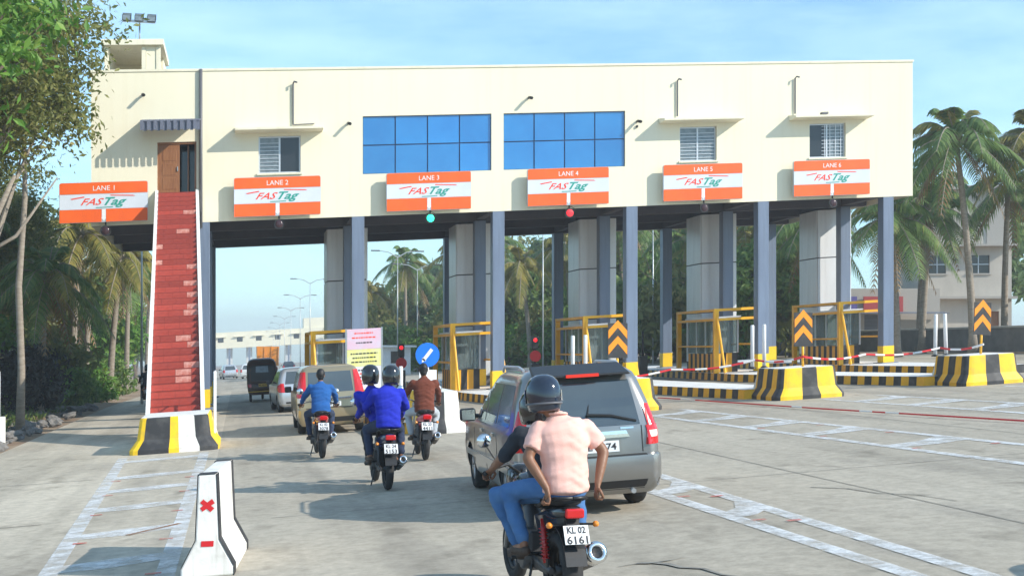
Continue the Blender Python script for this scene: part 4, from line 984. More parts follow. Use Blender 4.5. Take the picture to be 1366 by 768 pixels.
def bike(label, x, y, rz, tank='bike_black', tail='bike_black', plate_txt='KL 61', sport=False, scooter=False, big=1.):
    r = thing('motorcycle', label, 'motorcycle', x, y, rz=rz)
    WB = 1.33; wr = .305; tw = .085 if sport else .055
    spoked(r, 0, wr, tw, name='rear_wheel'); spoked(r, WB, .30, .05, name='front_wheel')
    for sg in (-1, 1):
        MB().tube([(sg*.10,-.03,wr),(sg*.11,.25,.34),(sg*.10,.5,.38)], [.026,.03,.035], 8).build('swing_arm', 'engine_grey', r)
        sh = MB().tube([(sg*.12,.06,.36),(sg*.115,.16,.70)], .022, 8)
        for k in range(9):
            f = k/9; sh.lathe([(.028,-.007),(.040,0),(.028,.007)], 8, c=(sg*.12-sg*.005*f, .07+.09*f, .40+.25*f))
        sh.build('shock_absorber', 'bike_red' if sport else 'engine_grey', r)
        MB().tube([(sg*.085,WB,.30),(sg*.085,WB-.24,.98)], [.026,.022], 8).build('fork', 'steel', r)
        MB().tube([(sg*.04,WB-.26,.98),(sg*.16,WB-.30,1.06),(sg*.30,WB-.36,1.03),(sg*.38,WB-.42,1.0)], .013, 8).build('handlebar', 'plastic_black', r)
        MB().tube([(sg*.29,WB-.355,1.03),(sg*.405,WB-.43,.995)], .02, 8).build('grip', 'rubber', r)
        MB().tube([(sg*.24,WB-.32,1.05),(sg*.34,WB-.26,1.22)], .008, 6).build('mirror_stalk', 'plastic_black', r)
        MB().lathe([(0,-.02),(.05,-.016),(.068,0),(.05,.008),(0,.01)], 14, axis='y', c=(sg*.36,WB-.26,1.26)).build('mirror', 'chrome', r)
        MB().tube([(sg*.06,-.22,.70),(sg*.17,-.24,.70)], .010, 6).build('indicator_stalk', 'plastic_black', r)
        MB().lathe([(0,-.03),(.02,-.025),(.026,0),(.016,.025),(0,.03)], 10, axis='y', c=(sg*.19,-.24,.70)).build('indicator', 'lamp_amber', r)
        MB().cyl((sg*.10,.30,.40),(sg*.25,.24,.41),.016,n=8).build('foot_peg', 'rubber', r)
        MB().cyl((sg*.12,.52,.34),(sg*.27,.52,.34),.016,n=8).build('foot_peg', 'rubber', r)
        MB().tube([(sg*.13,.22,.80),(sg*.155,0,.86),(sg*.13,-.20,.90),(0,-.25,.905)], .013, 8).build('grab_rail', 'plastic_black', r)
        MB().add([(sg*.10,.45,.60),(sg*.15,.30,.72),(sg*.14,.05,.78),(sg*.08,-.24,.80),(sg*.05,-.24,.70),(sg*.10,.05,.63),(sg*.12,.28,.56)] + [(sg*.02,p,q) for p, q in ((.45,.60),(.30,.72),(.05,.78),(-.24,.80),(-.24,.70),(.05,.63),(.28,.56))],
            [tuple(range(7)), tuple(reversed(range(7,14)))] + [(i, (i+1) % 7, (i+1) % 7 + 7, i+7) for i in range(7)]).build('side_panel', tail, r, bev=.015)
    # seat, tail, tank
    def loft(secs, n=14):
        mb = MB(); vs = []; 
        for (yy, zz, rx, rz_) in secs:
            for k in range(n):
                a = 2*math.pi*k/n; vs.append((rx*math.copysign(abs(math.cos(a))**.8, math.cos(a)), yy, zz + rz_*math.copysign(abs(math.sin(a))**.8, math.sin(a))))
        fs = [((i)*n+k, i*n+(k+1) % n, (i+1)*n+(k+1) % n, (i+1)*n+k) for i in range(len(secs)-1) for k in range(n)]
        fs += [tuple(reversed(range(n))), tuple((len(secs)-1)*n+k for k in range(n))]
        return mb.add(vs, fs, 0, True)
    loft([(-.20,.87,.07,.03),(-.12,.875,.12,.05),(.12,.865,.14,.055),(.22,.83,.13,.05),(.40,.80,.12,.05),(.56,.82,.10,.05),(.62,.84,.06,.03)]).build('seat', 'seat_black', r)
    loft([(-.30,.80,.045,.03),(-.24,.79,.085,.055),(-.05,.77,.12,.07),(.2,.74,.12,.07),(.35,.72,.08,.05)]).build('tail_unit', tail, r)
    loft([(.55,.84,.07,.06),(.62,.87,.12,.10),(.78,.90,.16,.12),(.92,.90,.15,.11),(1.02,.86,.08,.08)]).build('tank', tank, r)
    loft([(WB-.26,.92,.10,.12),(WB-.16,.93,.13,.13),(WB-.08,.92,.10,.11),(WB-.05,.91,.06,.07)]).build('headlamp_cowl', tank, r)
    lt = MB().box(-.075,.075,-.315,-.27,.755,.83).build('tail_lamp', 'tail_red', r, bev=.015)
    fd = MB(); 
    for k in range(6):
        a0 = R(100 + k*11); a1 = R(100 + (k+1)*11); ro = wr + .05
        for (x0, x1) in ((-.085,.085),): fd.add([(x0,ro*math.cos(a0),wr+ro*math.sin(a0)),(x1,ro*math.cos(a0),wr+ro*math.sin(a0)),(x1,ro*math.cos(a1),wr+ro*math.sin(a1)),(x0,ro*math.cos(a1),wr+ro*math.sin(a1)),
              (x0,(ro+.012)*math.cos(a0),wr+(ro+.012)*math.sin(a0)),(x1,(ro+.012)*math.cos(a0),wr+(ro+.012)*math.sin(a0)),(x1,(ro+.012)*math.cos(a1),wr+(ro+.012)*math.sin(a1)),(x0,(ro+.012)*math.cos(a1),wr+(ro+.012)*math.sin(a1))],
              [(0,1,2,3),(4,7,6,5),(0,3,7,4),(1,5,6,2),(0,4,5,1),(3,2,6,7)])
    fd.build('rear_mudguard', 'plastic_black', r)
    MB().add([(-.05,-.24,.74),(.05,-.24,.74),(.06,-.34,.56),(-.06,-.34,.56),(-.05,-.22,.74),(.05,-.22,.74),(.06,-.325,.56),(-.06,-.325,.56)], [(0,1,2,3),(7,6,5,4),(0,4,5,1),(1,5,6,2),(2,6,7,3),(3,7,4,0)]).build('plate_holder', 'plastic_black', r)
    def pp(a, b, o): return (a, -.315 - o + b*.42, .635 + b*.9)
    pl = MB(); w, h = .10, .075
    pl.add([pp(-w,-h,.03),pp(w,-h,.03),pp(w,h,.03),pp(-w,h,.03),pp(-w,-h,.022),pp(w,-h,.022),pp(w,h,.022),pp(-w,h,.022)], [(0,1,2,3),(7,6,5,4),(0,4,5,1),(1,5,6,2),(2,6,7,3),(3,7,4,0)])
    pl = pl.build('number_plate', 'plate_white', r)
    a, b = plate_txt; t = MB(); text(t, a, .075, lambda x_, z_: pp(x_, z_+.04, .033), 0, bold=.002, width=.15); text(t, b, .085, lambda x_, z_: pp(x_, z_-.04, .033), 0, bold=.002, width=.17); t.build('characters', 'ink', pl)
    MB().box(-.14,.14,.42,.82,.24,.56).cyl((-.19,.52,.34),(.19,.52,.34),.10,n=14).tube([(0,.72,.5),(0,.84,.72)], .085, 10).build('engine', 'engine_grey', r, bev=.02)
    MB().tube([(0,WB-.22,.96),(0,.95,.82),(0,.5,.74),(0,.1,.72)], .03, 8).tube([(0,WB-.2,.86),(0,.92,.5),(0,.7,.26),(0,.45,.28)], .03, 8).build('frame', 'plastic_black', r)
    ex = MB().tube([(.06,.78,.42),(.10,.70,.20),(.13,.4,.24),(.15,.18,.31)], .022, 8); ex.build('exhaust_pipe', 'steel', r)
    m = MB().lathe([(.0,.0),(.035,0),(.055,.05),(.062,.30),(.058,.42),(.042,.44),(.030,.42),(.0,.40)], 18)
    me = m.mesh('silencer', 'engine_grey'); d = Vector((.03,-.42,.16)).to_track_quat('Z','Y').to_euler()
    sl_ = link('silencer', me, r, (.17,.20,.31), d); sl_.scale = (1.35, 1.35, 1.1) if sport else (1, 1, 1)
    MB().lathe([(.064,.34),(.066,.43),(.044,.45),(.03,.43)], 18, closed=True).build('end_cap', 'chrome', sl_)
    MB().box(-.125,-.10,.02,.42,.27,.40).build('chain_guard', 'plastic_black', r, bev=.01)
    MB().tube([(-.13,.40,.30),(-.20,.34,.04)], .012, 6).build('side_stand', 'plastic_black', r)
    return r
# ------------------------------------------------------------------ people
mat('skin', (.20,.088,.045), (.235,.11,.06), scale=6, rough=.5, bump=.03, bscale=40)
mat('hair', (.008,.007,.007), rough=.55, bump=.3, bscale=60)
def cloth(name, a, b, sc_=5): return mat(name, a, b, scale=sc_, rough=.9, bump=.12, bscale=90, lo=.3, hi=.75)
cloth('shirt_pink', (.82,.49,.42), (.76,.43,.36)); cloth('jeans', (.035,.11,.28), (.085,.20,.40), 3); cloth('jeans_dark', (.016,.026,.06), (.025,.04,.085))
cloth('shirt_blue', (.010,.10,.33), (.008,.075,.26)); cloth('jacket_blue', (.008,.022,.44), (.006,.016,.35)); cloth('shirt_brown', (.15,.036,.018), (.11,.025,.012))
cloth('trousers_pale', (.42,.46,.50), (.34,.38,.42)); cloth('shirt_dark', (.02,.025,.035), (.03,.035,.045)); cloth('trousers_dark', (.015,.016,.02), (.02,.022,.028))
mat('helmet_black', (.012,.012,.014), rough=.12, coat=.8); mat('helmet_blue', (.012,.018,.035), rough=.1, coat=.8); mat('helmet_white', (.7,.7,.7), rough=.2, coat=.6)
mat('sandal', (.05,.03,.02), rough=.7); mat('visor', (.01,.012,.014), rough=.04, coat=.6)
def V(*a): return Vector(a)
def capsule(mb, p0, p1, r0, r1, n=12):
    p0 = Vector(p0); p1 = Vector(p1); t = (p1 - p0).normalized()
    mb.tube([p0 - t*r0*.98, p0 - t*r0*.7, p0, p1, p1 + t*r1*.7, p1 + t*r1*.98], [r0*.2, r0*.71, r0, r1, r1*.71, r1*.2], n)
def ell(mb, c, rx, ry, rz, n=16, m=10, M=None):
    vs = []; fs = []
    for j in range(1, m):
        b = math.pi*j/m
        for k in range(n):
            a = 2*math.pi*k/n; p = Vector((rx*math.sin(b)*math.cos(a), ry*math.sin(b)*math.sin(a), rz*math.cos(b)))
            if M: p = M @ p
            vs.append(Vector(c) + p)
    for j in range(m-2):
        for k in range(n): fs.append((j*n+k, (j+1)*n+k, (j+1)*n+(k+1) % n, j*n+(k+1) % n))
    fs.append(tuple(range(n))); fs.append(tuple(reversed(range((m-2)*n, (m-1)*n))))
    mb.add(vs, fs, 0, True)
def torso(mb, secs, n=18):
    """secs: (centre, half width across x, half depth) from bottom to top, closed with shrunken caps"""
    S = [(Vector(c), a, b) for c, a, b in secs]
    S = [(S[0][0] + (S[0][0]-S[1][0]).normalized()*.03, S[0][1]*.6, S[0][2]*.6)] + S + [(S[-1][0] + (S[-1][0]-S[-2][0]).normalized()*.03, S[-1][1]*.6, S[-1][2]*.6)]
    vs = []
    for i, (c, a, b) in enumerate(S):
        t = (S[min(i+1, len(S)-1)][0] - S[max(i-1, 0)][0]).normalized(); x = Vector((1,0,0)); x = (x - t*x.dot(t)).normalized(); yv = t.cross(x)
        for k in range(n):
            q = 2*math.pi*k/n; vs.append(c + x*(a*math.copysign(abs(math.cos(q))**.85, math.cos(q))) + yv*(b*math.copysign(abs(math.sin(q))**.85, math.sin(q))))
    L = len(S); fs = [(i*n+k, i*n+(k+1) % n, (i+1)*n+(k+1) % n, (i+1)*n+k) for i in range(L-1) for k in range(n)]
    fs += [tuple(reversed(range(n))), tuple((L-1)*n+k for k in range(n))]
    mb.add(vs, fs, 0, True)
def remesh(mb, m, vox=.016, it=6, wr=0., seed=0, extra=None):
    o = bpy.data.objects.new('tmp', mb.mesh('tmp', m)); col.objects.link(o)
    a = o.modifiers.new('r', 'REMESH'); a.mode = 'VOXEL'; a.voxel_size = vox; a.use_smooth_shade = True
    b = o.modifiers.new('s', 'SMOOTH'); b.factor = .5; b.iterations = it
    bpy.context.view_layer.update()
    me = bpy.data.meshes.new_from_object(o.evaluated_get(bpy.context.evaluated_depsgraph_get())); bpy.data.objects.remove(o)
    if not me.materials: me.materials.append(MATS[m])
    if wr:
        me.update(); nr = [v.normal.copy() for v in me.vertices]
        for v, n_ in zip(me.vertices, nr):
            p = v.co; f = noise.noise(Vector((p.x*5 + p.z*17 + abs(p.x)*6 + seed, p.y*4, p.z*2.0 - p.x*3))) + .55*noise.noise(Vector((p.x*9 - p.z*30, p.y*9 + seed, p.z*4 + p.x*4)))
            v.co = p + n_ * (f * wr)
    if extra:
        bm = bmesh.new(); bm.from_mesh(me); off = len(bm.verts); nv = [bm.verts.new(q) for q in extra.v]
        for f, s_ in zip(extra.f, extra.sm):
            try: ff = bm.faces.new([nv[i] for i in f]); ff.smooth = True
            except ValueError: pass
        bm.to_mesh(me); bm.free()
    for p in me.polygons: p.use_smooth = True
    me.update(); return me
def hand(ex, mb, wrist, d, grip, sg, r=1.):
    """palm joins the body; five separate bent fingers curl round the thing held (grip: unit axis of the held bar)"""
    w = Vector(wrist); d = Vector(d).normalized(); g = Vector(grip).normalized(); g = (g - d*g.dot(d)).normalized(); n = d.cross(g).normalized()
    if n.z > 0: n = -n                                     # curl downwards
    c = w + d*.045
    M = Matrix((g, d, n)).transposed().to_3x3()
    ell(mb, c, .042*r, .055*r, .02*r, M=M)
    for i, l in enumerate((.034, .040, .037, .028)):
        o = c + d*.045 + g*((i - 1.5)*.021)*r
        p = [o - d*.02, o, o + d*l*.8 + n*l*.25, o + d*l*.75 + n*(l*1.15), o + d*l*.1 + n*(l*1.5)]
        ex.tube(p, [.0105, .0105, .0098, .009, .007], 7)
    o = c - g*.038*sg - d*.005
    ex.tube([o, o - g*.022*sg + d*.025 + n*.012, o - g*.012*sg + d*.052 + n*.034, o + d*.065 + n*.048 + g*.004*sg], [.013, .012, .0105, .008], 7)
def person(label, bk, J, shirt, trousers, helmet=None, sleeves='short', shoe='sandal', turn=0., mark=False, scale=1., seed=1, hair=True):
    p = bpy.data.objects.new('person', None); col.objects.link(p); p.location = bk.location; p.rotation_euler = bk.rotation_euler; tag(p, label, 'person')
    j = {k: Vector(v) for k, v in J.items()}
    def both(k): return [(s_, j[k + s_]) for s_ in 'LR']
    pel, wai, che, nec, hea = j['pelvis'], (j['pelvis']*.55 + j['chest']*.45), j['chest'], j['neck'], j['head']
    body = MB(); ex = MB()
    torso(body, [(pel - V(0,0,.06), .145, .10), (pel + V(0,0,.04), .14, .095), (wai, .125, .085), (che, .145, .095), (che*.5+nec*.5, .15, .085), (nec, .06, .055)])
    capsule(body, nec - V(0,0,.03), hea - V(0,0,.05), .052, .05)
    T = Matrix.Rotation(turn, 3, 'Z')
    ell(body, hea, .075, .095, .115, M=T); ell(body, hea + T @ V(0,.02,-.06), .06, .075, .06, M=T)
    ell(body, hea + T @ V(0,.10,-.01), .014, .02, .026, M=T)
    for s_ in (-1, 1): ell(body, hea + T @ V(s_*.078,-.005,-.005), .012, .022, .032, M=T)
    for s_ in 'LR':
        sg = -1 if s_ == 'L' else 1
        sh, el, wr_ = j['sh'+s_], j['el'+s_], j['wr'+s_]; hp, kn, an, to = j['hip'+s_], j['kn'+s_], j['an'+s_], j['toe'+s_]
        sh = sh - V(0,0,.035); capsule(body, sh, el, .054, .045); capsule(body, el, el*.6+wr_*.4, .046, .044); capsule(body, el*.6+wr_*.4, wr_, .044, .029)
        hand(ex, body, wr_, j.get('hd'+s_, wr_ - el), j.get('gr'+s_, V(1,0,0)), sg)
        capsule(body, hp, kn, .075, .055); capsule(body, kn, kn*.6+an*.4, .055, .053); capsule(body, kn*.6+an*.4, an, .053, .036)
        capsule(body, an + V(0,0,-.02), to, .036, .03)
    bo = link('body', remesh(body, 'skin', .014, 4, extra=ex), p)
    for s_ in (-1, 1): MB().lathe([(0,-.012),(.011,-.006),(.013,0),(0,.012)], 8, axis='y', c=tuple(hea + T @ V(s_*.03,.092,.012))).build('eye', 'plate_white', bo)
    m = MB()
    hem = pel + V(0,-.01,-.03)
    torso(m, [(hem - V(0,0,.04), .188, .150), (pel + V(0,0,.06), .186, .142), (wai, .182, .132), (che, .202, .134), (che*.55+nec*.45, .212, .122), (che*.28+nec*.72, .185, .105), (nec - V(0,0,.03), .118, .082), (nec + V(0,0,.012), .066, .064)])
    for s_ in 'LR':
        sh, el, wr_ = j['sh'+s_], j['el'+s_], j['wr'+s_]
        sh = sh - V(0,0,.035); capsule(m, sh - (sh - che)*.2, sh, .085, .078)
        if sleeves == 'short': m.tube([sh, sh*.65+el*.35, sh*.30+el*.70], [.078, .076, .076], 14)
        elif sleeves == 'half': capsule(m, sh, el, .074, .060)
        else: capsule(m, sh, el, .076, .062); capsule(m, el, wr_ - (wr_-el)*.12, .060, .044)
    so_ = link('shirt', remesh(m, shirt, .012, 3, .011, seed), p)
    if sleeves == 'short': MB().tube([nec + V(.072*math.cos(a), .068*math.sin(a)-.004, .012 + .02*-math.sin(a)*.6) for a in [2*math.pi*k/20 for k in range(20)]], .011, 6, closed=True).build('collar', shirt, so_)
    m = MB(); torso(m, [(pel - V(0,0,.10), .165, .125), (pel - V(0,0,.0), .160, .12), (pel + V(0,0,.05), .15, .112)])
    for s_ in 'LR':
        hp, kn, an = j['hip'+s_], j['kn'+s_], j['an'+s_]
        capsule(m, hp, kn, .098, .074); capsule(m, kn, an - (an-kn)*.10, .074, .060)
    link('trousers', remesh(m, trousers, .016, 4, .010, seed+3), p)
    for s_ in 'LR':
        an, to = j['an'+s_], j['toe'+s_]; d = (to - an); d.z = 0; d.normalize(); sm = MB()
        capsule(sm, an + V(0,0,-.055) - d*.04, to + V(0,0,-.015) + d*.02, .042, .04); link('shoe', remesh(sm, shoe, .014, 3), p)
    if helmet:
        prof = [(0,.175),(.05,.170),(.09,.150),(.120,.115),(.138,.065),(.142,.01),(.138,-.05),(.128,-.10),(.118,-.125),(.108,-.125),(.112,-.09),(.0,-.09)]
        hm = MB().lathe(prof, 28).mesh('helmet', helmet)
        o = link('helmet', hm, p, hea + V(0,0,.02)); o.scale = (.94, 1.08, .98); o.rotation_euler = (R(-6), 0, turn)
        vz = MB()
        for i in range(10):
            a0 = R(35 + i*11); a1 = R(35 + (i+1)*11)
            for (z0, z1, r0, r1) in ((-.06,.0,.143,.146),(.0,.06,.146,.1435)):
                vz.add([(r0*math.cos(a0),r0*math.sin(a0),z0),(r0*math.cos(a1),r0*math.sin(a1),z0),(r1*math.cos(a1),r1*math.sin(a1),z1),(r1*math.cos(a0),r1*math.sin(a0),z1)], [(0,1,2,3)], 0, True)
        vz.build('visor', 'visor', o)
        if mark:
            t = MB(); text(t, 'I', .09, lambda a, b: (.145*math.sin(.55+a/.145), -.145*math.cos(.55+a/.145)*1.0, b+.0), 0, bold=.006); text(t, '_', .08, lambda a, b: (.146*math.sin(.6+a/.146), -.146*math.cos(.6+a/.146), b-.04), 0, bold=.004)
            t.build('mark', 'helmet_white', o)
            MB().lathe([(.1435,-.072),(.1455,-.068),(.1445,-.055),(.1425,-.058)], 28, closed=True).build('trim', 'pipe_grey', o)
    else:
        m = MB(); ell(m, hea + T @ V(0,-.018,.025), .086, .098, .108, M=T); ell(m, hea + T @ V(0,-.045,-.03), .072, .06, .075, M=T); link('hair', remesh(m, 'hair', .014, 2, .006, seed), p)
    return p
def pose(lean=.10, **kw):
    J = dict(pelvis=(0,.26,.93), chest=(0,.26+lean,1.24), neck=(0,.28+lean*1.7,1.45), head=(0,.31+lean*2,1.60),
        shL=(-.19,.27+lean*1.5,1.39), shR=(.19,.27+lean*1.5,1.39), elL=(-.31,.60,1.17), elR=(.31,.60,1.17), wrL=(-.345,.85,1.035), wrR=(.345,.85,1.035),
        hipL=(-.10,.29,.90), hipR=(.10,.29,.90), knL=(-.24,.70,.82), knR=(.24,.70,.82), anL=(-.20,.50,.42), anR=(.20,.50,.42), toeL=(-.22,.68,.36), toeR=(.22,.68,.36))
    J.update(kw); return J
def pillion(**kw):
    J = dict(pelvis=(0,-.06,1.0), chest=(0,-.02,1.31), neck=(0,.02,1.53), head=(0,.06,1.68), shL=(-.19,0,1.465), shR=(.19,0,1.465),
        elL=(-.30,.16,1.22), elR=(.30,.16,1.22), wrL=(-.20,.40,1.12), wrR=(.20,.40,1.12), hipL=(-.10,-.02,.97), hipR=(.10,-.02,.97),
        knL=(-.25,.40,.88), knR=(.25,.40,.88), anL=(-.23,.22,.50), anR=(.23,.22,.50), toeL=(-.25,.38,.455), toeR=(.25,.38,.455))
    J.update(kw); return J
# foreground pair
b1 = bike('black sports motorcycle carrying the two riders nearest the camera', 2.50, 9.75, R(4), 'bike_black', 'bike_black', ('KL 02','6161'), sport=True)
person('pillion rider in a pale pink T shirt and jeans with a black helmet', b1, pillion(chest=(-.005,-.03,1.31), neck=(-.045,.0,1.53), head=(-.15,.03,1.665),
    elL=(-.305,-.05,1.205), wrL=(-.185,-.17,.975), elR=(.33,-.04,1.24), wrR=(.245,-.14,1.0), hdL=(.05,-.15,-.6), hdR=(-.10,-.05,-.6), grL=(0,1,.1), grR=(0,1,.1),
    knL=(-.33,.42,.90), anL=(-.26,.20,.50), toeL=(-.29,.36,.44)), 'shirt_pink', 'jeans', 'helmet_blue', 'short', turn=R(28), mark=True, seed=2)
person('driver in a dark shirt hidden behind the pink pillion rider', b1, pose(.16, neck=(-.02,.55,1.42), head=(-.04,.62,1.53), knL=(-.36,.66,.84), wrL=(-.35,.86,1.035)), 'shirt_dark', 'jeans', 'helmet_black', 'half', seed=9)
b2 = bike('dark motorcycle carrying the rider and pillion in blue', 2.14, 18.75, R(2), 'bike_black', 'bike_blue', ('KL 24','5153'))
person('pillion rider in a bright royal blue jacket and black helmet', b2, pillion(elL=(-.31,.10,1.22), wrL=(-.24,.34,1.08), head=(.06,.06,1.66)), 'jacket_blue', 'jeans_dark', 'helmet_black', 'long', 'sandal', seed=5)
person('driver in blue leaning left ahead of the royal blue pillion', b2, pose(.05, chest=(-.13,.36,1.28), neck=(-.19,.40,1.50), head=(-.20,.42,1.66), shL=(-.38,.42,1.42), shR=(.0,.40,1.43), pelvis=(-.02,.27,.95)), 'jacket_blue', 'trousers_dark', 'helmet_black', 'long', seed=6)
b3 = bike('motorcycle with a red tail ridden by the man in the denim blue shirt', 1.57, 24.9, R(1), 'bike_black', 'bike_red', ('KL 02','3078'))
person('rider in a denim blue shirt with short dark hair', b3, pose(.06), 'shirt_blue', 'jeans_dark', None, 'long', seed=7)
b4 = bike('motorcycle with a pinkish tail ridden by the man in the brown shirt', 3.30, 22.9, R(-2), 'bike_silver', 'bike_pink', ('KL 23','4411'))
person('rider in a rust brown shirt and pale trousers without a helmet', b4, pose(.03, pelvis=(0,.16,.93), chest=(0,.2,1.25), neck=(0,.22,1.48), head=(-.01,.25,1.63), shL=(-.2,.22,1.42), shR=(.2,.22,1.42), hipL=(-.1,.2,.9), hipR=(.1,.2,.9), knL=(-.27,.62,.82), knR=(.27,.62,.82)), 'shirt_brown', 'trousers_pale', None, 'long', seed=8)
b5 = bike('small far off motorcycle in the left lane beyond the stairs', -3.9, 57.0, R(3), 'bike_black', 'bike_black', ('KL 02','7725'))
person('far off rider in dark clothes in the left lane beyond the stairs', b5, pose(.06), 'shirt_dark', 'trousers_dark', 'helmet_black', 'long', seed=4)
# ------------------------------------------------------------------ vegetation
ORD = ['first','second','third','fourth','fifth','sixth','seventh','eighth','ninth','tenth','eleventh','twelfth','thirteenth','fourteenth','fifteenth','sixteenth','seventeenth','eighteenth','nineteenth','twentieth']
def frond_mesh(L, e, droop, ll, m, seed, n=28, hang=.75):
    q = random.Random(seed); mb = MB(); pts = []
    for i in range(9):
        t = i / 8; pts.append((.05*math.sin(t*3+seed)*L*.3*t, L*math.cos(e)*t*(1-.12*t), L*(math.sin(e)*t - droop*t*t)))
    mb.tube(pts, [.035*(1-.8*i/8) + .004 for i in range(9)], 5, 1)
    def at(t):
        f = t*8; i = min(7, int(f)); f -= i; a, b = Vector(pts[i]), Vector(pts[i+1]); return a + (b-a)*f, (b-a).normalized()
    for k in range(n):
        t = .14 + .86*(k+.5)/n; p, d = at(t); side = d.cross(Vector((0,0,1))).normalized()
        l = ll * (math.sin(math.pi*min(1, .12+t*.86))**.6) * q.uniform(.85,1.15); w = .036 + .014*q.random()
        for sg in (-1, 1):
            o = side*sg; dr = hang*q.uniform(.7,1.25)
            p1 = p + (o*.75 + d*.45)*l*.5 - Vector((0,0,1))*l*.22*dr; p2 = p + (o*.95 + d*.7)*l*.82 - Vector((0,0,1))*l*.85*dr
            wv = d*w
            mb.add([p - wv, p + wv, p1 + wv*1.1, p1 - wv*1.1, p2], [(0,1,2,3), (3,2,4)], 0)
    return mb.mesh('frond', [m, 'bark_pale'], recalc=False)
FR = {}
for nm, m in (('g','frond_green'), ('y','frond_yellow')):
    FR[nm] = [frond_mesh(2.9, R(72), .55, .62, m, 1), frond_mesh(3.2, R(52), .75, .7, m, 2), frond_mesh(3.3, R(34), .80, .75, m, 3), frond_mesh(3.2, R(14), .75, .75, m, 4), frond_mesh(3.0, R(-8), .70, .7, m, 5)]
FR['d'] = [frond_mesh(2.6, R(-38), .55, .5, 'frond_dry', 6, 16, 1.0)]
nutme = MB()
for k in range(7):
    a = k*2.4; ell(nutme, (.16*math.cos(a), .16*math.sin(a), -.12 - .06*(k % 3)), .085, .085, .11, 8, 6)
mat('coconut', (.16,.17,.03), (.24,.17,.04), scale=4, rough=.5); nutme = nutme.mesh('coconuts', 'coconut')
def palm(x, y, h, lab, kind='g', lx=0., ly=0., s=1., seed=0, nf=20, dry=2, group=None):
    q = random.Random(seed); t = thing('coconut_palm', lab, 'palm tree', x, y, group=group)
    P = []
    for i in range(11):
        f = i / 10; P.append((lx*f**1.7, ly*f**1.7 + .12*math.sin(f*4+seed)*f*(1-f), h*f - .15*(1-f)))
    mb = MB(); mb.tube(P, [(.19 - .075*(i/10) + (.10 if i == 0 else 0)) * (.9+.2*s*.5) for i in range(11)], 9)
    mb.build('trunk', 'bark_pale', t)
    top = P[-1]
    for k in range(nf):
        f = k / nf; az = k*2.39996 + q.uniform(-.2,.2); v = min(4, int(f*5*1.0 + q.uniform(-.3,.5)))
        v = max(0, v); o = link('frond', FR[kind if q.random() > .12 else 'y'][v], t, top, (q.uniform(-.08,.08), q.uniform(-.1,.1), az)); sc_ = s*q.uniform(.9,1.12); o.scale = (sc_,)*3
    for k in range(dry):
        o = link('frond', FR['d'][0], t, (top[0], top[1], top[2]-.1), (0, 0, q.uniform(0,6.28)), label='dry brown hanging frond'); o.scale = (s,)*3
    link('coconuts', nutme, t, top)
    return t
def crown_mesh(name, m, rx, rz, clumps, per, size, seed, spread=.22, low=0., hollow=.45):
    q = random.Random(seed); mb = MB(); cs = []; V_ = mb.v; F_ = mb.f
    for _ in range(clumps):
        while True:
            p = Vector((q.uniform(-1,1), q.uniform(-1,1), q.uniform(-1,1)))
            if hollow < p.length < 1 and p.z > -1 + low: break
        wob = .78 + .45*noise.noise(p*1.7 + Vector((seed*3.1, 0, 0)))
        cs.append((Vector((p.x*rx*wob, p.y*rx*wob, p.z*rz*wob)), q.uniform(.6,1.25)))
    for c, k in cs:
        rc = rx*spread*k
        for _ in range(int(per*k)):
            d = Vector((q.gauss(0,1), q.gauss(0,1), q.gauss(0,.75))); d *= rc*.62
            p = c + d; nrm = (d.normalized()*.55 + Vector((q.gauss(0,.6), q.gauss(0,.6), q.gauss(.35,.5)))).normalized()
            a = nrm.cross(Vector((q.gauss(0,1), q.gauss(0,1), q.gauss(0,1)))).normalized(); b = nrm.cross(a)
            s = size*q.uniform(.6,1.35); i = len(V_)
            V_ += [tuple(p - a*s), tuple(p - b*s*.42 + nrm*s*.1), tuple(p + a*s), tuple(p + b*s*.42 + nrm*s*.1)]; F_.append((i,i+1,i+2,i+3))
    mb.m = [0]*len(F_); mb.sm = [False]*len(F_)
    return mb.mesh(name, m, recalc=False), cs
def wood_mesh(h, r, cs, cz, seed, m='bark', n=9, bend=.5):
    q = random.Random(seed); mb = MB(); bx, by = q.uniform(-bend,bend), q.uniform(-bend,bend)
    P = [(bx*math.sin(f*2.2), by*math.sin(f*1.8), h*f - .1) for f in (0,.12,.3,.5,.75,1.)]; mb.tube(P, [r*1.5, r*1.1, r, r*.9, r*.75, r*.5], 9)
    for c, k in sorted(cs, key=lambda a: q.random())[:n]:
        f = q.uniform(.45,.98); i = min(4, int(f*5)); s = Vector(P[3 + (q.random() > .5) + (q.random() > .6)] if True else P[i]); e = Vector((c.x, c.y, c.z + cz))
        mid = (s + e)/2 + Vector((q.gauss(0,.25), q.gauss(0,.25), q.gauss(.2,.25)))
        mb.tube([s, s*.6+mid*.4, mid, e], [r*.5, r*.42, r*.3, r*.08], 6)
        for _ in range(2):
            e2 = e + Vector((q.gauss(0,.6), q.gauss(0,.6), q.gauss(0,.5))); mb.tube([mid, (mid+e2)/2 + Vector((0,0,.15)), e2], [r*.2, r*.14, r*.05], 5)
    return mb.mesh('trunk', m)
TV = {}
def tree_kind(k, m, h, r, rx, rz, cz, clumps, per, size, seed, bark='bark', **kw):
    me, cs = crown_mesh('crown', m, rx, rz, clumps, per, size, seed, **kw); TV[k] = (me, wood_mesh(h, r, cs, cz, seed, bark), cz)
tree_kind('near', 'leaf_bright', 8.2, .20, 4.3, 4.0, 10.0, 190, 110, .14, 11, spread=.17)
tree_kind('olive', 'leaf_olive', 9.0, .19, 4.6, 3.6, 11.3, 230, 130, .105, 12, 'bark_pale', spread=.15, hollow=.3)
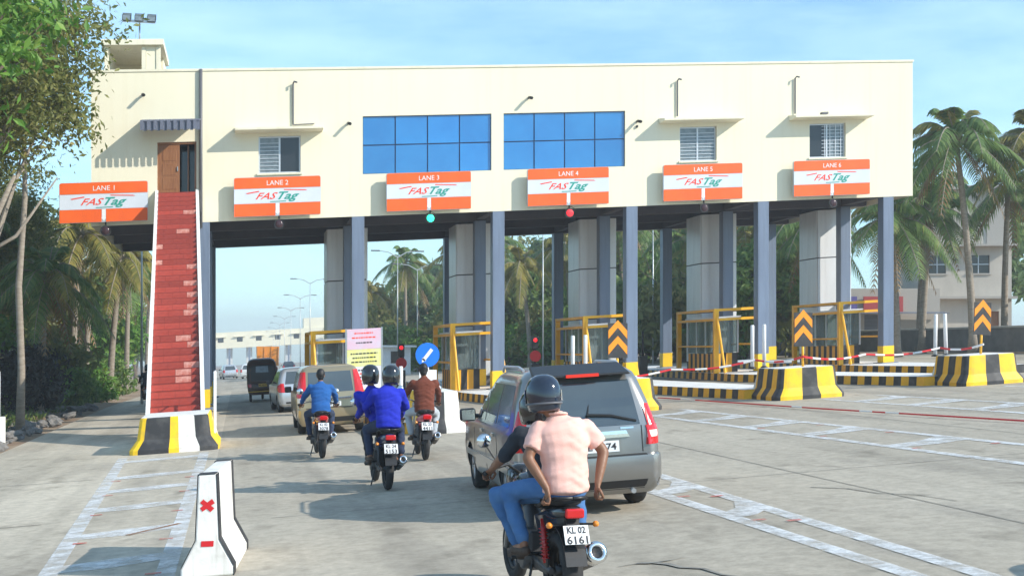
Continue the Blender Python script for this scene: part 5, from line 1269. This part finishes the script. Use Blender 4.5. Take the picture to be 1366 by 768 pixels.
tree_kind('far_a', 'leaf_mid', 5.0, .2, 3.6, 3.9, 5.6, 75, 75, .30, 13)
tree_kind('far_b', 'leaf_dark', 5.0, .2, 3.4, 4.2, 5.8, 75, 70, .30, 14)
tree_kind('far_c', 'leaf_olive', 5.5, .2, 3.8, 3.6, 6.2, 70, 70, .28, 15)
tree_kind('far_d', 'leaf_bright', 4.0, .16, 3.2, 3.0, 4.6, 70, 70, .26, 16)
tree_kind('bush', 'leaf_mid', .8, .08, 1.5, 1.2, 1.15, 45, 55, .15, 17)
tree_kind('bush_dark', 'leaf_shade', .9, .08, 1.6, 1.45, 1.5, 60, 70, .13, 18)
tree_kind('bush_olive', 'leaf_olive', .8, .07, 1.4, 1.3, 1.25, 50, 60, .14, 20)
tree_kind('bush_bright', 'leaf_bright', .6, .06, 1.3, .9, .85, 45, 55, .12, 19)
def tree(k, x, y, lab, s=1., rz=0., group=None, name='leafy_tree', cat='tree'):
    c, w, cz = TV[k]; t = thing(name, lab, cat, x, y, rz=rz, group=group); t.scale = (s, s, s)
    link('trunk', w, t); link('crown' if cat == 'tree' else 'foliage', c, t, (0, 0, cz)); return t
# left edge
tree('near', -8.0, 29.5, 'bright green large leaved tree in the top left corner', 1., .4)
tree('olive', -7.2, 39.0, 'olive green airy tree reaching over the left end of the building', 1., 2.0)
tree('olive', -10.5, 47.0, 'olive green tree further back on the left verge', .95, 4.4)
tree('olive', -10.2, 56.0, 'olive green smaller tree filling the gap above the left palms', .74, 1.1)
tree('olive', -13.5, 50.0, 'olive green low tree at the far left edge behind the trunks', .70, 3.3)
lt = thing('slender_tree', 'slender bare trunk rising from the left verge', 'tree', -6.55, 41.0)
MB().tube([(0,0,-.1),(.05,0,2),(-.05,.1,4.5),(.15,0,7.2),(.1,.2,9.0)], [.15,.11,.10,.08,.05], 9).build('trunk', 'bark_pale', lt)
lt2 = thing('slender_tree', 'pale leaning trunk forking at the far left edge', 'tree', -8.2, 38.0)
MB().tube([(0,0,-.1),(.3,0,2.2),(.7,0,4.2),(1.4,0,6.2),(2.0,0,7.6)], [.2,.16,.14,.1,.05], 9).tube([(.7,0,4.2),(.75,.3,6.0),(1.0,.4,8.2)], [.11,.08,.04], 8).tube([(1.1,0,5.3),(2.0,.2,5.9),(3.1,.3,7.6)], [.07,.05,.02], 7).build('trunk', 'bark_pale', lt2)
for i, (x, y, h, kd, s, lx) in enumerate([(-7.9,64,8.2,'y',1.05,.5),(-6.6,69,7.4,'y',1.,.6),(-9.6,60,6.6,'g',1.,-.3),(-8.8,78,9.5,'y',1.1,.4),(-7.2,86,8.0,'g',1.1,.2),(-11.5,55,8.4,'g',1.05,.2),(-7.6,52,5.4,'g',.95,.3),(-9.4,70,6.2,'g',1.05,.6),(-6.9,100,9.0,'g',1.1,.3)]):
    palm(x, y, h, '%s fronded palm, %s of the palms left of the stairs counted from the nearest' % ('yellow' if kd == 'y' else 'green', ORD[[5,2,0,3,4,1,6].index(i) if False else i]), kd, lx, 0, s, 30+i, 20, 3, 'palms on the left verge')
pal = ['far_a','far_b','far_c','far_d']; adj = {'far_a':'mid green','far_b':'dark green','far_c':'olive green','far_d':'bright green'}
for i, (k, x, y, s) in enumerate([('far_c',-11,66,1.05),('far_a',-14,60,1.2),('far_c',-13,76,1.2),('far_d',-9.6,92,1.1),('far_a',-17,84,1.35),('far_d',-10.5,110,1.1),('far_c',-16,52,1.1),('far_a',-12,126,1.1),('far_c',-14,145,1.2),('far_d',-10.2,54,.62),('far_a',-13,170,1.2)]):
    tree(k, x, y, '%s tree in the wood left of the stairs, %s from the front' % (adj[k], ORD[i]), s, i*1.3, 'trees in the wood on the left')
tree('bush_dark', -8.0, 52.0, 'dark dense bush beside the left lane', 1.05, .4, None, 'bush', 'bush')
for i, (k, x, y, s) in enumerate([('bush_bright',-7.0,67,1.1),('bush',-7.4,59,.8),('bush_bright',-8.4,43,.6),('bush',-9.4,38,.9),('bush',-7.3,73,1.),('bush_bright',-9.6,47.5,.9),('bush_olive',-8.6,62,1.5),('bush_bright',-8.8,57,1.3),('bush_olive',-9.8,43.5,1.2)]):
    tree(k, x, y, 'low %s bush on the left verge, %s from the bright patch by the stairs' % ('bright green' if 'bright' in k else 'yellow green' if 'olive' in k else 'mid green', ORD[i]), s, i*2.1, 'low bushes on the left verge', 'bush', 'bush')
# right hand tree line behind the columns
row = []
for i in range(15):
    f = i/14; row.append((15 + 19*f + rnd.uniform(-1.5,1.5), 140 - 58*f + rnd.uniform(-4,4), rnd.choice(['far_a','far_b','far_a','far_d','far_c']), rnd.uniform(.85,1.1)))
for i in range(12):
    f = i/11; row.append((20 + 23*f + rnd.uniform(-2,2), 158 - 58*f + rnd.uniform(-5,5), rnd.choice(['far_a','far_b','far_b','far_c']), rnd.uniform(1.15,1.45)))
for i, (x, y, k, s) in enumerate(row):
    if i in (4, 9, 17, 22): continue
    tree(k, x, y, '%s tree, %s from the left in the %s row beyond the toll lanes' % (adj[k], ORD[i if i < 15 else i - 15], 'nearer' if i < 15 else 'taller rear'), s, i*1.7, 'tree line beyond the toll lanes')
for i in range(14):
    f = i/13; x = 13.5 + 20*f + rnd.uniform(-1,1); y = 128 - 55*f + rnd.uniform(-3,3); k = rnd.choice(['bush','bush_bright','bush'])
    tree(k, x, y, '%s bush, %s from the left at the foot of the tree line' % ('bright green' if 'bright' in k else 'mid green', ORD[i]), rnd.uniform(1.2,1.7), i*1.1, 'undergrowth at the foot of the tree line', 'bush', 'bush')
for i in range(18):
    f = i/17; x = 11.0 + 19.5*f + rnd.uniform(-.8,.8); y = 120 - 52*f + rnd.uniform(-2,2); k = rnd.choice(['bush_bright','bush','bush_olive'])
    tree(k, x, y, '%s rounded shrub, %s from the left in front of the palms beyond the columns' % ({'bush':'mid green','bush_bright':'bright green','bush_olive':'yellow green'}[k], ORD[i]), rnd.uniform(1.7,2.7), i*1.9, 'shrubs in front of the palms', 'shrub', 'shrub')
for i, (x, y, h, kd, s) in enumerate([(10.8,130,8.2,'g',1.1),(20.2,88,7.2,'y',1.1),(24.8,92,8.8,'g',1.15),(18.2,106,8.0,'g',1.1),(27.6,78,7.8,'g',1.1),(17.6,100,9.2,'y',1.1),(14.4,112,9.6,'g',1.15),(16.6,118,8.6,'g',1.1),(12.8,120,7.4,'y',1.),(19.0,96,8.2,'g',1.1),(21.5,104,10.2,'g',1.15),(23.2,88,8.4,'y',1.1),(26.2,84,9.4,'g',1.1),(28.5,92,10.5,'g',1.2),(29.8,74,7.5,'y',1.1),(31.6,80,9.6,'g',1.2),(32.0,70,8.2,'g',1.15)]):
    palm(x, y, h, '%s coconut palm beyond the columns, %s from the left' % ('yellowish' if kd == 'y' else 'green', ORD[i]), kd, rnd.uniform(-.8,.8), 0, s, 60+i, 18, 2, 'palms beyond the columns')
# far right palms by the house
palm(33.8, 54.0, 10.0, 'tall coconut palm with a full round crown right of the building', 'g', -.9, 0, 1.2, 81, 30, 4)
palm(36.9, 54.0, 9.9, 'yellowish coconut palm cut by the right edge of the picture', 'y', .3, 0, 1.15, 82, 28, 2)
palm(31.0, 56.0, 6.6, 'short coconut palm with drooping fronds beside the rightmost column', 'g', -.3, 0, 1.15, 83, 20, 4)
palm(29.2, 62.0, 7.0, 'coconut palm behind the rightmost column', 'g', .2, 0, 1.1, 84, 18, 3)
palm(34.6, 60.0, 7.4, 'coconut palm with low hanging fronds in front of the house', 'g', .6, 0, 1., 85, 18, 5)
palm(35.6, 62.0, 8.8, 'coconut palm standing right in front of the house wall', 'g', .5, 0, 1.1, 86, 22, 4)
palm(32.0, 66.0, 9.2, 'coconut palm between the rightmost column and the house', 'g', -.5, 0, 1.15, 87, 22, 4)
palm(38.4, 58.5, 8.2, 'green coconut palm at the right edge below the yellowish one', 'g', .2, 0, 1.1, 88, 22, 3)
tree('far_b', 40.5, 54.5, 'dark green tree at the right edge beside the house', .62, 1.)
tree('far_b', 56.0, 86.0, 'dark green tall tree behind the house on the right', 1.3, 2.)
tree('far_a', 28.5, 68.0, 'mid green tree in the gap by the rightmost column', .8, 3.)
# distant trees that close the horizon
for i in range(16):
    sd_ = -1 if i % 2 else 1; y = 210 + 22*i; x = sd_*(16 + 1.1*i + rnd.uniform(0,6)) + 2
    k = rnd.choice(['far_a','far_b','far_c']); tree(k, x, y, '%s distant tree, %s counted outwards on the %s of the road far ahead' % (adj[k], ORD[i//2], 'left' if sd_ < 0 else 'right'), rnd.uniform(1.0,1.4), i, 'distant trees along the road')
# verge: rubble and weeds
def rock_mesh(seed):
    q = random.Random(seed); bm = bmesh.new(); bmesh.ops.create_icosphere(bm, subdivisions=2, radius=1)
    for v in bm.verts: v.co *= .75 + .5*noise.noise(v.co*1.3 + Vector((seed*5.3,0,0)))
    for v in bm.verts: v.co.z *= .62
    me = bpy.data.meshes.new('rock'); bm.to_mesh(me); bm.free(); me.materials.append(MATS['rock']); return me
RK = [rock_mesh(i) for i in range(5)]
for i in range(64):
    y = 33 + 24*rnd.random(); x = -6.0 - rnd.random()**1.3*1.7; s = rnd.uniform(.10,.34)
    o = link('rubble_stone', rnd.choice(RK), None, (x, y, gz(x, y) + s*.3 + .05), (rnd.uniform(-.3,.3), rnd.uniform(-.3,.3), rnd.uniform(0,6))); o.scale = (s*1.2, s, s)
    tag(o, 'grey rubble stone in the heap along the left edge of the road', 'stone', 'rubble along the left verge')
mb = MB()
for i in range(2600):
    y = 20 + 70*rnd.random()**1.3; x = -6.9 - rnd.random()**1.2*6.0; h = rnd.uniform(.12,.42); a = rnd.uniform(0,6.28); w = .018; z = gz(x, y) + .05
    dx, dy = math.cos(a), math.sin(a)
    for k in range(3):
        b = a + k*2.1; ox, oy = math.cos(b)*h*.5, math.sin(b)*h*.5
        mb.add([(x-dx*w, y-dy*w, z), (x+dx*w, y+dy*w, z), (x+ox*.5, y+oy*.5, z+h*.7), (x+ox, y+oy, z+h*.85)], [(0,1,2,3)])
g_ = mb.build('weeds', 'grass', recalc=False, kind='stuff'); g_['label'] = 'rough weeds and grass on the left verge'
gp = thing('guard_post', 'white painted post on a white block at the left edge of the road', 'post', -6.0, 34.2)
MB().box(-.17,.17,-.17,.17,0,.85).build('block', 'white', gp, bev=.02); MB().cyl((0,0,.85),(0,0,2.0),.07,n=10).build('post', 'white', gp)

# ------------------------------------------------------------------ lamp posts
mat('pole_pale', (.50,.52,.52), (.42,.44,.44), scale=2, rough=.4, metal=.4)
def lamp(x, y, h, lab, arms=2):
    t = thing('street_lamp', lab, 'street lamp', x, y, group='street lamps'); r = .062
    MB().cyl((0,0,-.1),(0,0,h),r,r*.5,8).build('pole', 'pole_pale', t)
    for sg in ((-1, 1) if arms == 2 else (-1,)):
        MB().tube([(0,0,h-.1),(sg*.7,0,h+.3),(sg*1.5,0,h+.42)], [.045,.04,.03], 6).build('arm', 'pole_pale', t)
        MB().box(sg*1.75-.35, sg*1.75+.35, -.12, .12, h+.36, h+.46).build('lamp_head', 'pipe_grey', t, bev=.03)
for i, (x, y, h, a, lab) in enumerate([(-4.35,60,9.5,1,'pale street lamp pole just left of the stairs'),(12.2,100,9.3,2,'twin arm street lamp right of the banner board'),(14.6,106,8.6,2,'twin arm street lamp above the blue round sign'),
    (19.2,80,9.2,1,'pale street lamp pole left of the fourth front column'),(25.0,75,8.7,1,'pale street lamp pole right of the fourth front column'),
    (7.4,138,9.8,2,'tallest of the far street lamps above the distant toll plaza')] + [(7.6 + .3*k, 165 + 38*k, 9.5, 2, 'distant street lamp, %s in the far row above the distant toll plaza' % ORD[k]) for k in range(6)]):
    lamp(x, y, h, lab, a)
# ------------------------------------------------------------------ distant toll plaza
fp = thing('distant_toll_plaza', 'small cream toll plaza far down the road', 'building', 8.0, 390.0)
x0, x1 = -17.6, 19.0; z0, z1 = 6.4, 11.2
fp_w = [(x0 + 3.2 + 5.6*k, x0 + 4.9 + 5.6*k, 8.2, 9.6) for k in range(5)]
mb = MB(); wall_with_holes(mb, x0, x1, z0, z1, fp_w, 0, .4); mb.quad((x0,0,z0),(x0,0,z1),(x0,9,z1),(x0,9,z0)); mb.quad((x1,0,z0),(x1,9,z0),(x1,9,z1),(x1,0,z1)); mb.quad((x0,0,z1),(x1,0,z1),(x1,9,z1),(x0,9,z1)); mb.quad((x0,0,z0),(x0,9,z0),(x1,9,z0),(x1,0,z0))
mb.build('wall', 'cream', fp, sh=True, recalc=False)
for (a, b, c, d) in fp_w:
    MB().box(a, b, .3, .36, c, d).build('window', 'window_dark', fp, sh=True); MB().box(a-.8, b+.8, -.7, -.01, d+.1, d+.25).build('sunshade', 'cream_trim', fp, sh=True)
MB().box(x1-8, x1+.6, .5, 7, z1+.02, z1+3.0).build('roof_cabin', 'cream', fp, sh=True)
for k in range(7):
    x = x0 + .8 + k*(x1-x0-1.6)/6
    for y in (.3, 7): MB().box(x-.25, x+.25, y-.25, y+.25, -1, z0).build('column', 'steel_blue', fp, sh=True)
    if k: MB().box(x-.9, x+.9, 3, 5, -1, z0-.02).build('pier', 'clad', fp, sh=True)
ob = thing('orange_truck', 'orange tipper truck seen from behind far down the road', 'truck', 3.25, 152.0)
MB().add([(-1.2,0,1.1),(1.2,0,1.1),(1.2,5,1.1),(-1.2,5,1.1),(-1.3,-.1,3.4),(1.3,-.1,3.4),(1.3,5,3.4),(-1.3,5,3.4)], [(0,3,2,1),(4,5,6,7),(0,1,5,4),(1,2,6,5),(2,3,7,6),(3,0,4,7)]).build('tipper_body', 'truck_orange' if 'truck_orange' in MATS else mat('truck_orange', (.75,.26,.02), rough=.5), ob)
MB().box(-1.1,1.1,5.2,7.0,.6,2.9).build('cab', 'truck_orange', ob, bev=.1)
for x in (-1.2,-.4,.4,1.2): MB().box(x-.05,x+.05,-.16,-.1,1.15,3.35).build('rib', 'truck_orange', ob)
MB().box(-.9,.9,.1,6.8,.6,1.09).build('chassis', 'plastic_black', ob)
tw_ = MB().lathe([(.25,-.2),(.48,-.2),(.5,0),(.48,.2),(.25,.2)], 18, axis='x', closed=True).mesh('wheel', 'rubber')
for x in (-.95,.95):
    for y in (1.0,2.2,6.0): link('wheel', tw_, ob, (x, y, .5))
    MB().box(x-.15,x+.15,-.02,.08,.8,.95).build('tail_lamp', 'tail_red', ob)
# ------------------------------------------------------------------ house and shops on the right
mat('house_wall', (.56,.51,.44), (.42,.38,.33), scale=.5, rough=.8, stretch=(1,1,.4)); mat('house_trim', (.40,.37,.33), rough=.8)
hs = thing('house', 'three storey grey house behind the palms on the right', 'house', 46.5, 76.0, -.4, rz=R(-18))
hw_ = [(-1.9,-.8,5.1,6.3),(.6,2.0,5.1,6.3),(-1.6,-.4,8.2,9.4)]; dr_ = [(.8,2.6,.1,2.6)]
mb = MB(); wall_with_holes(mb, -2.6, 3.4, 0, 10.6, hw_ + dr_, 0, .25)
mb.quad((-2.6,0,0),(-2.6,0,10.6),(-2.6,8,10.6),(-2.6,8,0)); mb.quad((3.4,0,0),(3.4,8,0),(3.4,8,10.6),(3.4,0,10.6)); mb.quad((-2.6,0,10.6),(3.4,0,10.6),(3.4,8,10.6),(-2.6,8,10.6)); mb.quad((-2.6,8,0),(-2.6,8,10.6),(3.4,8,10.6),(3.4,8,0))
mb.build('wall', 'house_wall', hs, recalc=False)
for z in (3.4, 6.85): MB().box(-2.8,3.6,-.7,-.005,z,z+.16).build('ledge', 'house_trim', hs)
MB().box(-2.9,3.7,-.5,8.3,10.61,10.85).build('roof', 'house_trim', hs)
for (a, b, c, d) in hw_:
    w = MB().box(a,b,.18,.22,c,d).build('window', 'window_dark', hs); MB().box((a+b)/2-.03,(a+b)/2+.03,.1,.17,c,d).box(a,b,.1,.17,(c+d)/2-.03,(c+d)/2+.03).build('frame', 'aluminium', w); MB().box(a-.1,b+.1,-.08,0,c-.1,c).build('sill', 'house_trim', w)
MB().box(.8,2.6,.18,.22,.1,2.6).build('door', 'wood', hs)
MB().box(1.8,3.4,-.06,-.003,6.95,10.6).build('wall_fin', 'house_trim', hs)
sp_ = thing('shop_row', 'low row of shops with a purple and a red signboard right of the rightmost column', 'shop', 37.2, 72.0, -.3, rz=R(-14))
mb = MB(); wall_with_holes(mb, -6, 5, 0, 4.2, [(-5.6,-3.2,.05,2.6),(-2.6,-.2,.05,2.6),(.4,2.6,.05,2.6)], 0, .6); mb.quad((-6,0,4.2),(5,0,4.2),(5,6,4.2),(-6,6,4.2)); mb.quad((-6,0,0),(-6,0,4.2),(-6,6,4.2),(-6,6,0)); mb.quad((5,0,0),(5,6,0),(5,6,4.2),(5,0,4.2))
mb.build('wall', 'house_trim', sp_, recalc=False)
mat('board_purple', (.12,.10,.30), rough=.5); mat('board_red', (.42,.06,.06), rough=.5); mat('shutter', (.16,.18,.22), (.11,.125,.155), scale=1, rough=.5, stretch=(1,1,14))
for a, b, m in ((-5.6,-3.2,'board_purple'),(-2.6,-.2,'board_purple'),(.4,2.6,'board_red')): MB().box(a-.1,b+.1,-.25,-.1,2.75,3.7).build('signboard', m, sp_); MB().box(a,b,.5,.56,.05,2.6).build('shutter', 'shutter', sp_)
MB().add([(-6.2,-1.3,2.62),(5.2,-1.3,2.62),(5.2,-.26,2.72),(-6.2,-.26,2.72),(-6.2,-1.3,2.66),(5.2,-1.3,2.66),(5.2,-.26,2.76),(-6.2,-.26,2.76)], [(0,3,2,1),(4,5,6,7),(0,1,5,4),(1,2,6,5),(2,3,7,6),(3,0,4,7)]).build('awning', 'shutter', sp_)
bw = thing('boundary_wall', 'low dark boundary wall along the right edge of the plaza', 'wall', 35.5, 60.0)
MB().box(-.12,.12,-34,34,0,1.15).build('wall', 'concrete_dark', bw, sh=True)
MB().box(-.17,.17,-34,34,1.152,1.24).build('coping', 'concrete', bw, sh=True)
kh = thing('guard_hut', 'small white hut far beyond the blue round sign', 'hut', 11.6, 96.0)
MB().box(-1.0,1.0,-.8,.8,0,2.1).build('wall', 'white_clean', kh); MB().box(-1.4,1.4,-1.2,1.2,2.105,2.25).build('roof', 'white_clean', kh); MB().box(-.5,.5,-.83,-.803,.9,1.8).build('window', 'window_dark', kh)
hatch('hatchback', 'white car in the near right lane whose shadow touches the lower right corner', 'car_white', 8.3, 5.2)

# ------------------------------------------------------------------ air
hz = MB().box(-1250, 1250, -300, 1650, -40, 40).build('haze', [], None, kind='stuff'); hz['label'] = 'thin pale haze in the air'
hm = bpy.data.materials.new('haze_air'); hm.use_nodes = True; t_ = hm.node_tree; t_.nodes.clear()
ho = t_.nodes.new('ShaderNodeOutputMaterial'); hv = t_.nodes.new('ShaderNodeVolumePrincipled'); hv.inputs['Color'].default_value = (.92,.96,1,1); hv.inputs['Density'].default_value = .0010; hv.inputs['Anisotropy'].default_value = .2
t_.links.new(hv.outputs[0], ho.inputs['Volume']); hz.data.materials.append(hm)
